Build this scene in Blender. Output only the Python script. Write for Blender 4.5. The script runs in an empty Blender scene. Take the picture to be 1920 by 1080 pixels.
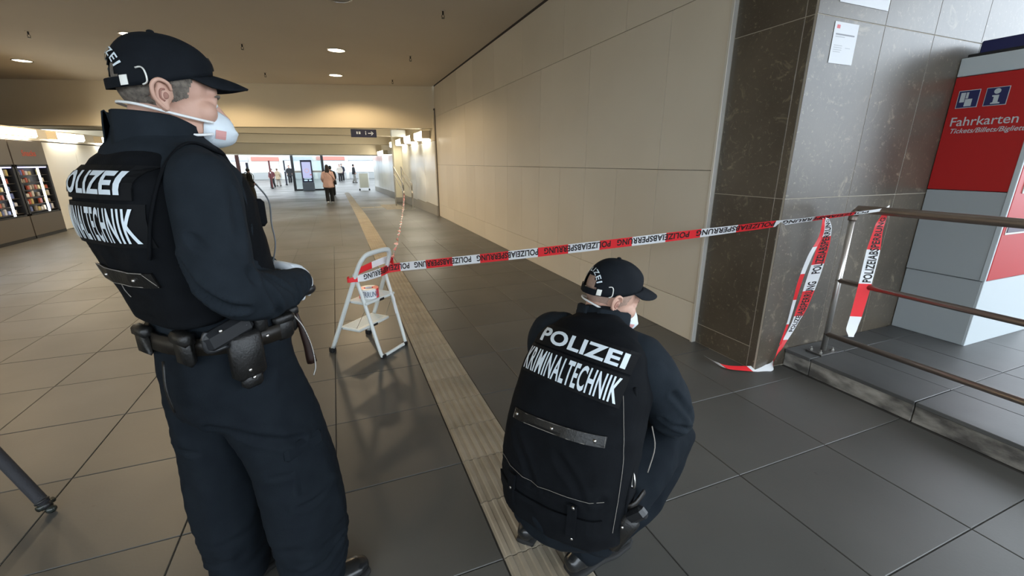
import bpy, bmesh, math, random
from mathutils import Vector, Matrix, noise, bvhtree
random.seed(7)
C = bpy.context.scene.collection
SC = bpy.context.scene
PI = math.pi
# ------------------------------------------------------------------ camera, world, exposure
H = 1.51; FPX = 801.0; PITCH = math.radians(16.35); YAW = math.atan(335 / 835.0)
cam = bpy.data.objects.new('camera', bpy.data.cameras.new('camera'))
C.objects.link(cam); SC.camera = cam
cam.location = (0, 0, H); cam.rotation_euler = (PI / 2 - PITCH, 0, -YAW)
cam.data.sensor_width = 36; cam.data.lens = FPX / 1920 * 36; cam.data.clip_start = 0.05; cam.data.clip_end = 300
w = bpy.data.worlds.new('sky'); SC.world = w; w.use_nodes = True
bg = w.node_tree.nodes['Background']; bg.inputs[0].default_value = (0.80, 0.90, 1.0, 1); bg.inputs[1].default_value = 5.0
SC.view_settings.view_transform = 'Standard'; SC.view_settings.look = 'None'
SC.view_settings.exposure = 0.15; SC.view_settings.gamma = 1.0; SC.view_settings.use_curve_mapping = False
DOWNLIGHT_W = 190; STRIP_E = 14.0; WARM = (1.0, 0.76, 0.47)
# ------------------------------------------------------------------ the camera's own geometry: pixel -> point on a known plane
def ray(x, y):
    cx = (x - 960) / FPX; cy = -(y - 540) / FPX
    f = math.cos(PITCH) + cy * math.sin(PITCH); u = -math.sin(PITCH) + cy * math.cos(PITCH)
    return Vector((cx * math.cos(YAW) + f * math.sin(YAW), f * math.cos(YAW) - cx * math.sin(YAW), u))
EYE = Vector((0, 0, H))
def on_z(x, y, z=0.0): d = ray(x, y); return EYE + d * ((z - H) / d.z)
def on_x(x, y, X): d = ray(x, y); return EYE + d * (X / d.x)
def on_y(x, y, Y): d = ray(x, y); return EYE + d * (Y / d.y)
SL0, SL1, SLS = 13.0, 36.0, 0.022
def floor_z(Y): return 0.0 if Y < SL0 else -SLS * (min(Y, SL1) - SL0)
def on_floor(x, y):
    lo, hi = 0.1, 400.0; d = ray(x, y)
    for _ in range(60):
        m = (lo + hi) / 2; p = EYE + d * m
        if p.z > floor_z(p.y): lo = m
        else: hi = m
    return EYE + d * lo
# ------------------------------------------------------------------ materials
MATS = {}
def mat(name, col, rough=0.6, metal=0.0, col2=None, scale=8.0, detail=4.0, bump=0.0, bscale=None, stretch=(1, 1, 1), emit=None, estr=0.0, spec=0.5, contrast=(0.35, 0.65), alpha=1.0, trans=0.0, coat=0.0, perobj=0.0):
    if name in MATS: return MATS[name]
    m = bpy.data.materials.new(name); m.use_nodes = True
    nt = m.node_tree; b = nt.nodes['Principled BSDF']
    def setc(c): return (c[0], c[1], c[2], 1)
    b.inputs['Base Color'].default_value = setc(col); b.inputs['Roughness'].default_value = rough
    b.inputs['Metallic'].default_value = metal; b.inputs['Specular IOR Level'].default_value = spec
    if coat: b.inputs['Coat Weight'].default_value = coat; b.inputs['Coat Roughness'].default_value = 0.3
    if trans: b.inputs['Transmission Weight'].default_value = trans
    if emit: b.inputs['Emission Color'].default_value = setc(emit); b.inputs['Emission Strength'].default_value = estr
    out = None
    if col2 is not None or bump:
        tc = nt.nodes.new('ShaderNodeTexCoord'); mp = nt.nodes.new('ShaderNodeMapping'); mp.inputs['Scale'].default_value = stretch
        nt.links.new(tc.outputs['Object'], mp.inputs[0])
        vec = mp.outputs[0]
        if perobj:
            oi = nt.nodes.new('ShaderNodeObjectInfo'); ad = nt.nodes.new('ShaderNodeVectorMath'); ad.operation = 'ADD'
            sc = nt.nodes.new('ShaderNodeMath'); sc.operation = 'MULTIPLY'; sc.inputs[1].default_value = 37.0
            nt.links.new(oi.outputs['Random'], sc.inputs[0]); nt.links.new(vec, ad.inputs[0]); nt.links.new(sc.outputs[0], ad.inputs[1]); vec = ad.outputs[0]
    if col2 is not None:
        n = nt.nodes.new('ShaderNodeTexNoise'); n.inputs['Scale'].default_value = scale; n.inputs['Detail'].default_value = detail
        nt.links.new(vec, n.inputs['Vector'])
        r = nt.nodes.new('ShaderNodeValToRGB'); r.color_ramp.elements[0].position = contrast[0]; r.color_ramp.elements[1].position = contrast[1]
        r.color_ramp.elements[0].color = setc(col); r.color_ramp.elements[1].color = setc(col2)
        nt.links.new(n.outputs[0], r.inputs[0]); out = r.outputs[0]
        if perobj:
            hs = nt.nodes.new('ShaderNodeHueSaturation'); mr = nt.nodes.new('ShaderNodeMapRange')
            mr.inputs['To Min'].default_value = 1 - perobj; mr.inputs['To Max'].default_value = 1 + perobj
            nt.links.new(oi.outputs['Random'], mr.inputs[0]); nt.links.new(mr.outputs[0], hs.inputs['Value']); nt.links.new(out, hs.inputs['Color']); out = hs.outputs[0]
        nt.links.new(out, b.inputs['Base Color'])
    if bump:
        n2 = nt.nodes.new('ShaderNodeTexNoise'); n2.inputs['Scale'].default_value = bscale or scale * 4; n2.inputs['Detail'].default_value = 3
        nt.links.new(vec, n2.inputs['Vector'])
        bp = nt.nodes.new('ShaderNodeBump'); bp.inputs['Strength'].default_value = bump; bp.inputs['Distance'].default_value = 0.01
        nt.links.new(n2.outputs[0], bp.inputs['Height']); nt.links.new(bp.outputs[0], b.inputs['Normal'])
    MATS[name] = m; return m
def stone_mat():
    m = mat('brown_marble', (0.056, 0.045, 0.032), 0.36, 0, (0.098, 0.080, 0.058), 2.2, 6, 0.05, 30, contrast=(0.3, 0.7), perobj=0.12, coat=0.35)
    nt = m.node_tree; b = nt.nodes['Principled BSDF']; src = b.inputs['Base Color'].links[0].from_socket
    vec = nt.nodes['Vector Math'].outputs[0]
    def flecks(scale, lo, hi, col, src, warp):
        nz = nt.nodes.new('ShaderNodeTexNoise'); nz.inputs['Scale'].default_value = scale; nz.inputs['Detail'].default_value = 5; nz.inputs['Roughness'].default_value = 0.75; nz.inputs['Distortion'].default_value = warp
        nt.links.new(vec, nz.inputs['Vector'])
        mr = nt.nodes.new('ShaderNodeMapRange'); mr.inputs['From Min'].default_value = lo; mr.inputs['From Max'].default_value = hi; nt.links.new(nz.outputs[0], mr.inputs[0])
        mx = nt.nodes.new('ShaderNodeMix'); mx.data_type = 'RGBA'; mx.inputs[7].default_value = (*col, 1)
        nt.links.new(mr.outputs[0], mx.inputs[0]); nt.links.new(src, mx.inputs[6]); return mx.outputs[2]
    s = flecks(6, 0.58, 0.72, (0.24, 0.20, 0.14), src, 1.0); s = flecks(34, 0.58, 0.78, (0.34, 0.29, 0.21), s, 0.4)
    nt.links.new(s, b.inputs['Base Color']); return m
def floor_mat(name='floor_tile_stone', joints=False):
    m = mat(name, (0.067, 0.066, 0.060), 0.42, 0, (0.093, 0.091, 0.083), 1.3, 8, 0.03, 90, contrast=(0.3, 0.72), perobj=0.07)
    nt = m.node_tree; b = nt.nodes['Principled BSDF']; src = b.inputs['Base Color'].links[0].from_socket
    tc = nt.nodes.new('ShaderNodeNewGeometry')
    n = nt.nodes.new('ShaderNodeTexNoise'); n.inputs['Scale'].default_value = 0.55; n.inputs['Detail'].default_value = 6; nt.links.new(tc.outputs['Position'], n.inputs['Vector'])
    mr = nt.nodes.new('ShaderNodeMapRange'); mr.inputs['From Min'].default_value = 0.3; mr.inputs['From Max'].default_value = 0.7; mr.inputs['To Min'].default_value = 0.34; mr.inputs['To Max'].default_value = 0.50
    nt.links.new(n.outputs[0], mr.inputs[0]); nt.links.new(mr.outputs[0], b.inputs['Roughness'])
    # small dark specks and light crumbs trodden into the tile
    v = nt.nodes.new('ShaderNodeTexNoise'); v.inputs['Scale'].default_value = 24; v.inputs['Detail'].default_value = 2; nt.links.new(tc.outputs['Position'], v.inputs['Vector'])
    m2 = nt.nodes.new('ShaderNodeMapRange'); m2.inputs['From Min'].default_value = 0.74; m2.inputs['From Max'].default_value = 0.80; nt.links.new(v.outputs[0], m2.inputs[0])
    mx = nt.nodes.new('ShaderNodeMix'); mx.data_type = 'RGBA'; mx.inputs[7].default_value = (0.05, 0.045, 0.04, 1)
    nt.links.new(m2.outputs[0], mx.inputs[0]); nt.links.new(src, mx.inputs[6]); out = mx.outputs[2]
    if joints:
        br = nt.nodes.new('ShaderNodeTexBrick'); br.offset = 0; br.inputs['Scale'].default_value = 1; br.inputs['Brick Width'].default_value = 0.612; br.inputs['Row Height'].default_value = 0.612; br.inputs['Mortar Size'].default_value = 0.006
        br.inputs['Color1'].default_value = (1, 1, 1, 1); br.inputs['Color2'].default_value = (0.9, 0.9, 0.9, 1); br.inputs['Mortar'].default_value = (0.45, 0.45, 0.45, 1)
        nt.links.new(tc.outputs['Position'], br.inputs['Vector'])
        mu = nt.nodes.new('ShaderNodeMix'); mu.data_type = 'RGBA'; mu.blend_type = 'MULTIPLY'; mu.inputs[0].default_value = 1
        nt.links.new(out, mu.inputs[6]); nt.links.new(br.outputs[0], mu.inputs[7]); out = mu.outputs[2]
    nt.links.new(out, b.inputs['Base Color']); return m
def tape_mat():
    m = mat('tape_print', (0.8, 0.8, 0.8), 0.28, spec=0.5)
    nt = m.node_tree; b = nt.nodes['Principled BSDF']
    uv = nt.nodes.new('ShaderNodeUVMap'); uv.uv_map = 'UVMap'; sp = nt.nodes.new('ShaderNodeSeparateXYZ'); nt.links.new(uv.outputs[0], sp.inputs[0])
    f = nt.nodes.new('ShaderNodeMath'); f.operation = 'FRACT'; nt.links.new(sp.outputs[0], f.inputs[0])
    g = nt.nodes.new('ShaderNodeMath'); g.operation = 'LESS_THAN'; g.inputs[1].default_value = 0.5; nt.links.new(f.outputs[0], g.inputs[0])
    mx = nt.nodes.new('ShaderNodeMix'); mx.data_type = 'RGBA'; mx.inputs[6].default_value = (0.86, 0.88, 0.90, 1); mx.inputs[7].default_value = (0.86, 0.035, 0.045, 1)
    nt.links.new(g.outputs[0], mx.inputs[0]); nt.links.new(mx.outputs[2], b.inputs['Base Color']); return m
# ------------------------------------------------------------------ mesh helpers
class MB:
    def __init__(s): s.bm = bmesh.new()
    def box(s, x0, x1, y0, y1, z0, z1, M=None, bev=0.0):
        r = bmesh.ops.create_cube(s.bm, size=1.0); vs = r['verts']
        for v in vs: v.co = Vector((x0 + (v.co.x + .5) * (x1 - x0), y0 + (v.co.y + .5) * (y1 - y0), z0 + (v.co.z + .5) * (z1 - z0)))
        if bev:
            es = list({e for v in vs for e in v.link_edges})
            rr = bmesh.ops.bevel(s.bm, geom=es, offset=bev, segments=1, affect='EDGES', profile=0.5)
            vs = [v for v in rr['verts']] if rr['verts'] else vs
            vs = list({v for f in rr['faces'] for v in f.verts} | {v for v in vs if v.is_valid})
        if M is not None:
            for v in vs: v.co = M @ v.co
        return s
    def tube(s, pts, r, n=10, sub=0, closed=False, flat=1.0):
        pts = [Vector(p) for p in pts]
        rr = [r] * len(pts) if not isinstance(r, (list, tuple)) else list(r)
        if sub: pts, rr = spline(pts, rr, sub, closed)
        rings = []; prev = None
        N = len(pts)
        for i, p in enumerate(pts):
            a = pts[(i - 1) % N] if (closed or i > 0) else p; c = pts[(i + 1) % N] if (closed or i < N - 1) else p
            t = (c - a).normalized()
            if prev is None:
                ref = Vector((0, 0, 1)) if abs(t.z) < 0.9 else Vector((1, 0, 0)); u = (ref - ref.dot(t) * t).normalized()
            else:
                u = prev - prev.dot(t) * t; u = u.normalized() if u.length > 1e-6 else t.orthogonal().normalized()
            prev = u; v = t.cross(u)
            rings.append([s.bm.verts.new(p + (u * math.cos(2 * PI * k / n) + v * math.sin(2 * PI * k / n) * flat) * rr[i]) for k in range(n)])
        for i in range(N if closed else N - 1):
            A = rings[i]; B = rings[(i + 1) % N]
            for k in range(n): s.bm.faces.new((A[k], A[(k + 1) % n], B[(k + 1) % n], B[k]))
        if not closed:
            s.bm.faces.new(rings[0][::-1]); s.bm.faces.new(rings[-1])
        return s
    def cyl(s, p, q, r, n=16): return s.tube([p, q], r, n)
    def ell(s, c, r, M=None, u=20, v=12):
        rr = bmesh.ops.create_uvsphere(s.bm, u_segments=u, v_segments=v, radius=1.0)
        for k in rr['verts']:
            p = Vector((k.co.x * r[0], k.co.y * r[1], k.co.z * r[2]))
            if M is not None: p = M @ p
            k.co = p + Vector(c)
        return s
    def loft(s, pts, rad, side=(1, 0, 0), n=24, sub=5, cap=4, power=2.0, capf=0.6):
        pts = [Vector(p) for p in pts]; rad = [(r, r) if not isinstance(r, (list, tuple)) else r for r in rad]
        P, R = spline(pts, [Vector((a, b, 0)) for a, b in rad], sub)
        side = Vector(side); rings = []
        def ring(c, t, ra, rb):
            a = (side - side.dot(t) * t).normalized(); b = t.cross(a); out = []
            for k in range(n):
                th = 2 * PI * k / n; cc, ss = math.cos(th), math.sin(th); e = 2 / (power if not isinstance(power, tuple) else power[0 if ss > 0 else 1])
                out.append(s.bm.verts.new(c + a * ra * math.copysign(abs(cc) ** e, cc) + b * rb * math.copysign(abs(ss) ** e, ss)))
            return out
        T = [((P[min(i + 1, len(P) - 1)] - P[max(i - 1, 0)]).normalized()) for i in range(len(P))]
        h0 = min(R[0].x, R[0].y) * capf; h1 = min(R[-1].x, R[-1].y) * capf
        for j in range(cap, 0, -1):
            a = j / cap * PI / 2 * 0.97; rings.append(ring(P[0] - T[0] * h0 * math.sin(a), T[0], R[0].x * math.cos(a), R[0].y * math.cos(a)))
        for i in range(len(P)): rings.append(ring(P[i], T[i], R[i].x, R[i].y))
        for j in range(1, cap + 1):
            a = j / cap * PI / 2 * 0.97; rings.append(ring(P[-1] + T[-1] * h1 * math.sin(a), T[-1], R[-1].x * math.cos(a), R[-1].y * math.cos(a)))
        for i in range(len(rings) - 1):
            A, B = rings[i], rings[i + 1]
            for k in range(n): s.bm.faces.new((A[k], A[(k + 1) % n], B[(k + 1) % n], B[k]))
        s.bm.faces.new(rings[0][::-1]); s.bm.faces.new(rings[-1]); return s
    def poly(s, pts, thick=None):
        vs = [s.bm.verts.new(Vector(p)) for p in pts]; f = s.bm.faces.new(vs)
        if thick is not None:
            r = bmesh.ops.extrude_face_region(s.bm, geom=[f])
            for v in [g for g in r['geom'] if isinstance(g, bmesh.types.BMVert)]: v.co += Vector(thick)
        return s
    def mesh(s, name, smooth=False):
        bmesh.ops.recalc_face_normals(s.bm, faces=s.bm.faces[:])
        me = bpy.data.meshes.new(name); s.bm.to_mesh(me); s.bm.free()
        if smooth:
            for p in me.polygons: p.use_smooth = True
        return me
    def build(s, name, m, parent=None, smooth=False, loc=None): return obj(name, s.mesh(name, smooth), m, parent, loc)
def spline(pts, rr, sub, closed=False):
    N = len(pts); P, R = [], []
    def g(L, i): return L[i % N] if closed else L[max(0, min(N - 1, i))]
    for i in range(N if closed else N - 1):
        for j in range(sub):
            t = j / sub; a, b, c, d = (g(pts, i + k) for k in (-1, 0, 1, 2))
            if not closed and i == 0: a = b + (b - c)
            if not closed and i == N - 2: d = c + (c - b)
            P.append(0.5 * (2 * b + (c - a) * t + (2 * a - 5 * b + 4 * c - d) * t * t + (3 * b - a - 3 * c + d) * t ** 3))
            ra, rb = g(rr, i), g(rr, i + 1); R.append(ra + (rb - ra) * (t * t * (3 - 2 * t)))
    if not closed: P.append(pts[-1]); R.append(rr[-1])
    return P, R
def obj(name, me, m=None, parent=None, loc=None):
    o = bpy.data.objects.new(name, me); C.objects.link(o)
    if m is not None and not me.materials:
        for k in (m if isinstance(m, (list, tuple)) else [m]): me.materials.append(k)
    if parent is not None: o.parent = parent
    if loc is not None: o.location = loc
    return o
def tag(o, label, cat, group=None, kind=None):
    o['label'] = label; o['category'] = cat
    if group: o['group'] = group
    if kind: o['kind'] = kind
    return o
def thing(name, label, cat, loc=(0, 0, 0), rz=0.0, group=None):
    o = bpy.data.objects.new(name, None); C.objects.link(o); o.location = loc; o.rotation_euler = (0, 0, rz); o.empty_display_size = 0.1
    return tag(o, label, cat, group)
def struct(o): o['kind'] = 'structure'; return o
def remesh(mb, name, voxel, smooth=6, fac=0.5):
    me = mb.mesh(name + '_raw'); ob = bpy.data.objects.new('tmp', me); C.objects.link(ob)
    a = ob.modifiers.new('r', 'REMESH'); a.mode = 'VOXEL'; a.voxel_size = voxel
    if smooth: b = ob.modifiers.new('s', 'SMOOTH'); b.factor = fac; b.iterations = smooth
    dg = bpy.context.evaluated_depsgraph_get(); dg.update()
    out = bpy.data.meshes.new_from_object(ob.evaluated_get(dg)); out.name = name
    bpy.data.objects.remove(ob); bpy.data.meshes.remove(me)
    for p in out.polygons: p.use_smooth = True
    return out
def crumple(me, amp, sc, stretch=(1, 1, 1), seed=0.0, keep=None):
    ns = [v.normal.copy() for v in me.vertices]
    for v, nn in zip(me.vertices, ns):
        p = Vector((v.co.x * stretch[0], v.co.y * stretch[1], v.co.z * stretch[2])) * sc + Vector((seed, seed * 1.7, -seed))
        d = noise.noise(p); d2 = noise.noise(p * 2.3 + Vector((5, 3, 1)))
        rid = 1 - abs(d) * 2.2
        k = 1.0 if keep is None else keep(v.co)
        v.co += nn * amp * k * (0.9 * (rid - 0.45) + 0.35 * d2)
    return me
def crease(me, strokes):
    # strokes: (polyline, radius, depth): press long soft folds into the cloth
    ns = [v.normal.copy() for v in me.vertices]
    for poly, rad, dep in strokes:
        P, _ = spline([Vector(p) for p in poly], [0.0] * len(poly), 8)
        for v, nn in zip(me.vertices, ns):
            c = v.co
            if (c - P[0]).length > 0.9: continue
            d = min((c - q).length for q in P)
            if d < rad * 2.4:
                x = d / rad; v.co += nn * dep * (-math.exp(-x * x * 2) + 0.45 * math.exp(-(x - 1.2) ** 2 * 5))
    return me
_T = {}
def glyphs(txt, size=1.0, bold=0.0, wid=1.0, shear=0.0, space=1.0, align='CENTER'):
    """flat letters as (verts 2d, faces); letter shapes come from Blender's built-in vector font"""
    key = (txt, size, bold, wid, shear, space, align)
    if key in _T: return _T[key]
    cu = bpy.data.curves.new('t', 'FONT'); cu.body = txt; cu.size = size; cu.offset = bold; cu.shear = shear; cu.space_character = space
    cu.align_x = align; cu.align_y = 'CENTER'; cu.resolution_u = 4
    ob = bpy.data.objects.new('t', cu); C.objects.link(ob)
    dg = bpy.context.evaluated_depsgraph_get(); dg.update()
    me = bpy.data.meshes.new_from_object(ob.evaluated_get(dg))
    bpy.data.objects.remove(ob); bpy.data.curves.remove(cu)
    V = [(v.co.x * wid, v.co.y) for v in me.vertices]; Fc = [tuple(p.vertices) for p in me.polygons]
    bpy.data.meshes.remove(me); _T[key] = (V, Fc); return V, Fc
def glyph_bm(G, cut=None, offset=(0, 0), fit=None):
    bm = bmesh.new(); V, Fc = G
    if fit:
        x0, x1 = min(v[0] for v in V), max(v[0] for v in V); y0, y1 = min(v[1] for v in V), max(v[1] for v in V)
        V = [(((x - x0) / (x1 - x0) - .5) * fit[0], ((y - y0) / (y1 - y0) - .5) * fit[1]) for x, y in V]
    vs = [bm.verts.new((x + offset[0], y + offset[1], 0)) for x, y in V]
    for f in Fc:
        try: bm.faces.new([vs[i] for i in f])
        except ValueError: pass
    if cut:
        for ax in (0, 1):
            lo = min(v.co[ax] for v in bm.verts); hi = max(v.co[ax] for v in bm.verts); x = lo + cut
            while x < hi:
                co = Vector((0, 0, 0)); co[ax] = x; no = Vector((0, 0, 0)); no[ax] = 1
                bmesh.ops.bisect_plane(bm, geom=bm.verts[:] + bm.edges[:] + bm.faces[:], plane_co=co, plane_no=no); x += cut
    return bm
def warp(bm, fn, name):
    for v in bm.verts: v.co = fn(v.co.x, v.co.y)
    me = bpy.data.meshes.new(name); bm.to_mesh(me); bm.free(); return me
def grid_bm(w, h, nx, ny):
    bm = bmesh.new(); G = [[bm.verts.new(((i / nx - .5) * w, (j / ny - .5) * h, 0)) for i in range(nx + 1)] for j in range(ny + 1)]
    for j in range(ny):
        for i in range(nx): bm.faces.new((G[j][i], G[j][i + 1], G[j + 1][i + 1], G[j + 1][i]))
    return bm
def sign_text(parent, name, txt, M, wdt, hgt, m, bold=0.0, shear=0.0):
    """flat lettering: M maps (x right, y up, z out) to the parent's space"""
    return obj(name, warp(glyph_bm(glyphs(txt, 1.0, bold, 1.0, shear), fit=(wdt, hgt)), lambda x, y: M @ Vector((x, y, 0)), name), m, parent)
def frameM(o, xr, yu):
    xr = Vector(xr).normalized(); yu = Vector(yu).normalized(); z = xr.cross(yu)
    return Matrix(((xr.x, yu.x, z.x, o[0]), (xr.y, yu.y, z.y, o[1]), (xr.z, yu.z, z.z, o[2]), (0, 0, 0, 1)))
# ------------------------------------------------------------------ materials used by the place
M_FLOOR = floor_mat(); M_FLOORFAR = floor_mat('far_paving_stone', True)
M_GROUT = mat('floor_grout', (0.05, 0.046, 0.04), 0.9); M_STONE = stone_mat(); M_PGROUT = mat('light_grout', (0.42, 0.38, 0.31), 0.8)
M_TACT = mat('tactile_stone', (0.27, 0.23, 0.17), 0.6, 0, (0.34, 0.295, 0.225), 5, 6, 0.1, 60, perobj=0.08)
M_PANEL = mat('beige_wall_panel', (0.66, 0.60, 0.49), 0.38, 0, (0.70, 0.64, 0.53), 0.8, 3, 0.0, perobj=0.03)
M_JOINT = mat('panel_joint', (0.12, 0.10, 0.08), 0.9); M_CEIL = mat('ceiling_plaster', (0.60, 0.54, 0.455), 0.9, 0, (0.63, 0.57, 0.48), 0.6)
M_BULK = mat('cream_plaster', (0.74, 0.65, 0.48), 0.8, 0, (0.77, 0.68, 0.51), 0.5); M_GAPSHADE = mat('dark_shadow_gap', (0.05, 0.04, 0.03), 0.9)
M_STEEL = mat('brushed_steel', (0.62, 0.60, 0.56), 0.28, 1.0, bump=0.03, bscale=80); M_BROWNSTEEL = mat('bronze_rail_steel', (0.36, 0.30, 0.26), 0.34, 0.9)
M_WHITETILE = mat('white_wall_panel', (0.80, 0.79, 0.74), 0.16, 0, (0.84, 0.83, 0.78), 0.7)
M_BLACK = mat('black_plastic', (0.012, 0.012, 0.013), 0.4); M_DKFRAME = mat('dark_metal_frame', (0.025, 0.027, 0.03), 0.4, 0.3)
M_PLAT = mat('platform_stone', (0.060, 0.061, 0.060), 0.5, 0, (0.085, 0.085, 0.083), 2, 6, 0.03, 80, perobj=0.06)
M_KERB = mat('worn_kerb_concrete', (0.07, 0.065, 0.058), 0.85, 0, (0.34, 0.32, 0.28), 7, 9, 0.5, 40, stretch=(1, 0.7, 1.6), contrast=(0.40, 0.68))
def emat(name, col, e): return mat(name, (0.8, 0.8, 0.8), 0.5, emit=col, estr=e)
M_SCR = lambda n, c, e: mat(n, (0.03, 0.03, 0.04), 0.3, emit=c, estr=e)
M_LAMP = emat('lamp_warm', (1.0, 0.86, 0.62), 14); M_STRIP = emat('lamp_strip', (1.0, 0.93, 0.76), STRIP_E); M_TUBE = emat('cool_tube', (0.85, 0.93, 1.0), 4.0)
# ------------------------------------------------------------------ floor: tiles, tactile strip
PIT = 0.612; RY = [0.63 + PIT * k for k in range(-4, 14)]; YE = RY[-1]
mb = MB(); mb.box(-7.5, 3.3, RY[0], YE, -0.10, -0.005)
floor = struct(mb.build('floor', M_GROUT))
def tile_mesh(wx, wy, g=0.004, t=0.03):
    mb = MB(); b = 0.0025; x, y = wx / 2 - g / 2, wy / 2 - g / 2
    lo = [mb.bm.verts.new((sx * x, sy * y, -t)) for sx, sy in ((-1, -1), (1, -1), (1, 1), (-1, 1))]
    md = [mb.bm.verts.new((sx * x, sy * y, -b)) for sx, sy in ((-1, -1), (1, -1), (1, 1), (-1, 1))]
    up = [mb.bm.verts.new((sx * (x - b), sy * (y - b), 0)) for sx, sy in ((-1, -1), (1, -1), (1, 1), (-1, 1))]
    for A, B in ((lo, md), (md, up)):
        for k in range(4): mb.bm.faces.new((A[k], A[(k + 1) % 4], B[(k + 1) % 4], B[k]))
    mb.bm.faces.new(up); return mb.mesh('floor_tile')
TM = {}
def tile(x0, x1, y0, y1, z=0.0, name='floor_tile', m=None, parent=None):
    k = (round(x1 - x0, 3), round(y1 - y0, 3), name)
    if k not in TM: TM[k] = tile_mesh(x1 - x0, y1 - y0); TM[k].materials.append(m or M_FLOOR)
    return obj(name, TM[k], None, parent or floor, ((x0 + x1) / 2, (y0 + y1) / 2, z + random.uniform(-.0006, .0006)))
SX0, SX1 = 0.462, 0.765
XL = [SX0 - PIT * k for k in range(0, 12)]; XR = [SX1, 1.09, 1.735, 2.38, 3.07]
for j in range(len(RY) - 1):
    y0, y1 = RY[j], RY[j + 1]
    for i in range(len(XL) - 1):
        if XL[i + 1] < -1.0 - 0.95 * max(y1, 0.3) * 1.02: continue
        if y1 < 0.2 and XL[i] < -0.7: continue
        tile(XL[i + 1], XL[i], y0, y1)
    for i in range(4): tile(XR[i], XR[i + 1], y0, y1)
# far paving beyond the counted tiles, running down the ramp
mb = MB(); ys = [YE, SL0, SL1, 78]
for a, b in zip(ys[:-1], ys[1:]):
    for x0, x1 in ((-7.5 if b <= SL1 else -16, 3.3 if b <= SL1 else 9),):
        za, zb = floor_z(a), floor_z(b); mb.poly([(x0, a, za), (x1, a, za), (x1, b, zb), (x0, b, zb)], (0, 0, -0.1))
o = mb.build('far_paving', M_FLOORFAR, floor); o['kind'] = 'stuff'
mb = MB(); mb.box(-9, 3.3, -7, RY[0], -0.1, 0); mb.box(-9, -7.5, RY[0], YE + 3, -0.1, 0)
o = mb.build('far_paving', M_FLOORFAR, floor); o['kind'] = 'stuff'
def tact_mesh(wx, wy, n=7, h=0.005):
    mb = MB(); g = 0.003; prof = []
    p = wx / n
    for k in range(n):
        a = -wx / 2 + k * p
        prof += [(a + (g if k == 0 else 0), 0.0), (a + p * .30, 0.0), (a + p * .42, h), (a + p * .78, h), (a + p * .90, 0.0)]
    prof.append((wx / 2 - g, 0.0))
    L = [[mb.bm.verts.new((x, s * (wy / 2 - g), z)) for x, z in prof] for s in (-1, 1)]
    B = [[mb.bm.verts.new((x, s * (wy / 2 - g), -0.03)) for x in (prof[0][0], prof[-1][0])] for s in (-1, 1)]
    for k in range(len(prof) - 1): mb.bm.faces.new((L[0][k], L[0][k + 1], L[1][k + 1], L[1][k]))
    for s in (0, 1): mb.bm.faces.new([B[s][0]] + L[s] + [B[s][1]])
    return mb.mesh('tactile_tile')
tm = tact_mesh(SX1 - SX0, PIT / 2); tm.materials.append(M_TACT)
y = RY[1]
while y < 31:
    o = obj('tactile_tile', tm, None, floor, ((SX0 + SX1) / 2, y + PIT / 4, floor_z(y + PIT / 4) + 0.002))
    if y > SL0: o.rotation_euler = (-math.atan(SLS), 0, 0)
    y += PIT / 2
q = on_floor(700, 389)
tq = tact_mesh(0.46, 0.46); tq.materials.append(M_TACT)
for k in range(2): obj('tactile_tile', tq, None, floor, (SX1 + 0.24 + 0.48 * k, q.y, floor_z(q.y) + 0.004))
ta = tact_mesh(0.34, 0.8, 8); ta.materials.append(M_TACT)
for i in range(2):
    for k in range(3): obj('tactile_tile', ta, None, floor, (1.72 + 0.35 * i, q.y - 0.9 + 0.82 * k, floor_z(q.y - 0.9 + 0.82 * k) + 0.006))
# ------------------------------------------------------------------ right wall of beige panels
XW = 2.76; YB = 12.62
mb = MB(); mb.box(XW + 0.022, XW + 0.3, 2.63, YB, -0.05, 3.75); wall_r = struct(mb.build('wall_right', M_JOINT))
ZR = [0.0, 0.345, 1.45, 2.73, 3.50]
PM = {}
def panel(y0, y1, z0, z1):
    k = (round(y1 - y0, 3), round(z1 - z0, 3))
    if k not in PM:
        mb = MB(); mb.box(0, 0.025, -(y1 - y0) / 2 + .002, (y1 - y0) / 2 - .002, -(z1 - z0) / 2 + .002, (z1 - z0) / 2 - .002, bev=0.0015); PM[k] = mb.mesh('wall_panel'); PM[k].materials.append(M_PANEL)
    obj('wall_panel', PM[k], None, wall_r, (XW, (y0 + y1) / 2, (z0 + z1) / 2))
for r, (start, pit) in enumerate(((3.30, 1.27), (3.28, 0.635), (3.28, 1.27), (3.92, 1.27))):
    e = [2.65]; y = start
    while y < YB - 0.2: e.append(y); y += pit
    e.append(YB)
    for a, b in zip(e[:-1], e[1:]): panel(a, b, ZR[r], ZR[r + 1])
mb = MB(); mb.box(XW - 0.012, XW + 0.03, 2.625, 2.65, 0, 3.75, bev=0.002); struct(mb.build('trim_1', mat('light_metal_trim', (0.7, 0.68, 0.62), 0.4, 0.3)))
mb = MB(); mb.box(XW - 0.004, XW + 0.02, 2.65, YB, 3.50, 3.53); struct(mb.build('gap_shade_strip', M_GAPSHADE))  # dark painted strip standing in for the shaded gap below the ceiling
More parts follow.
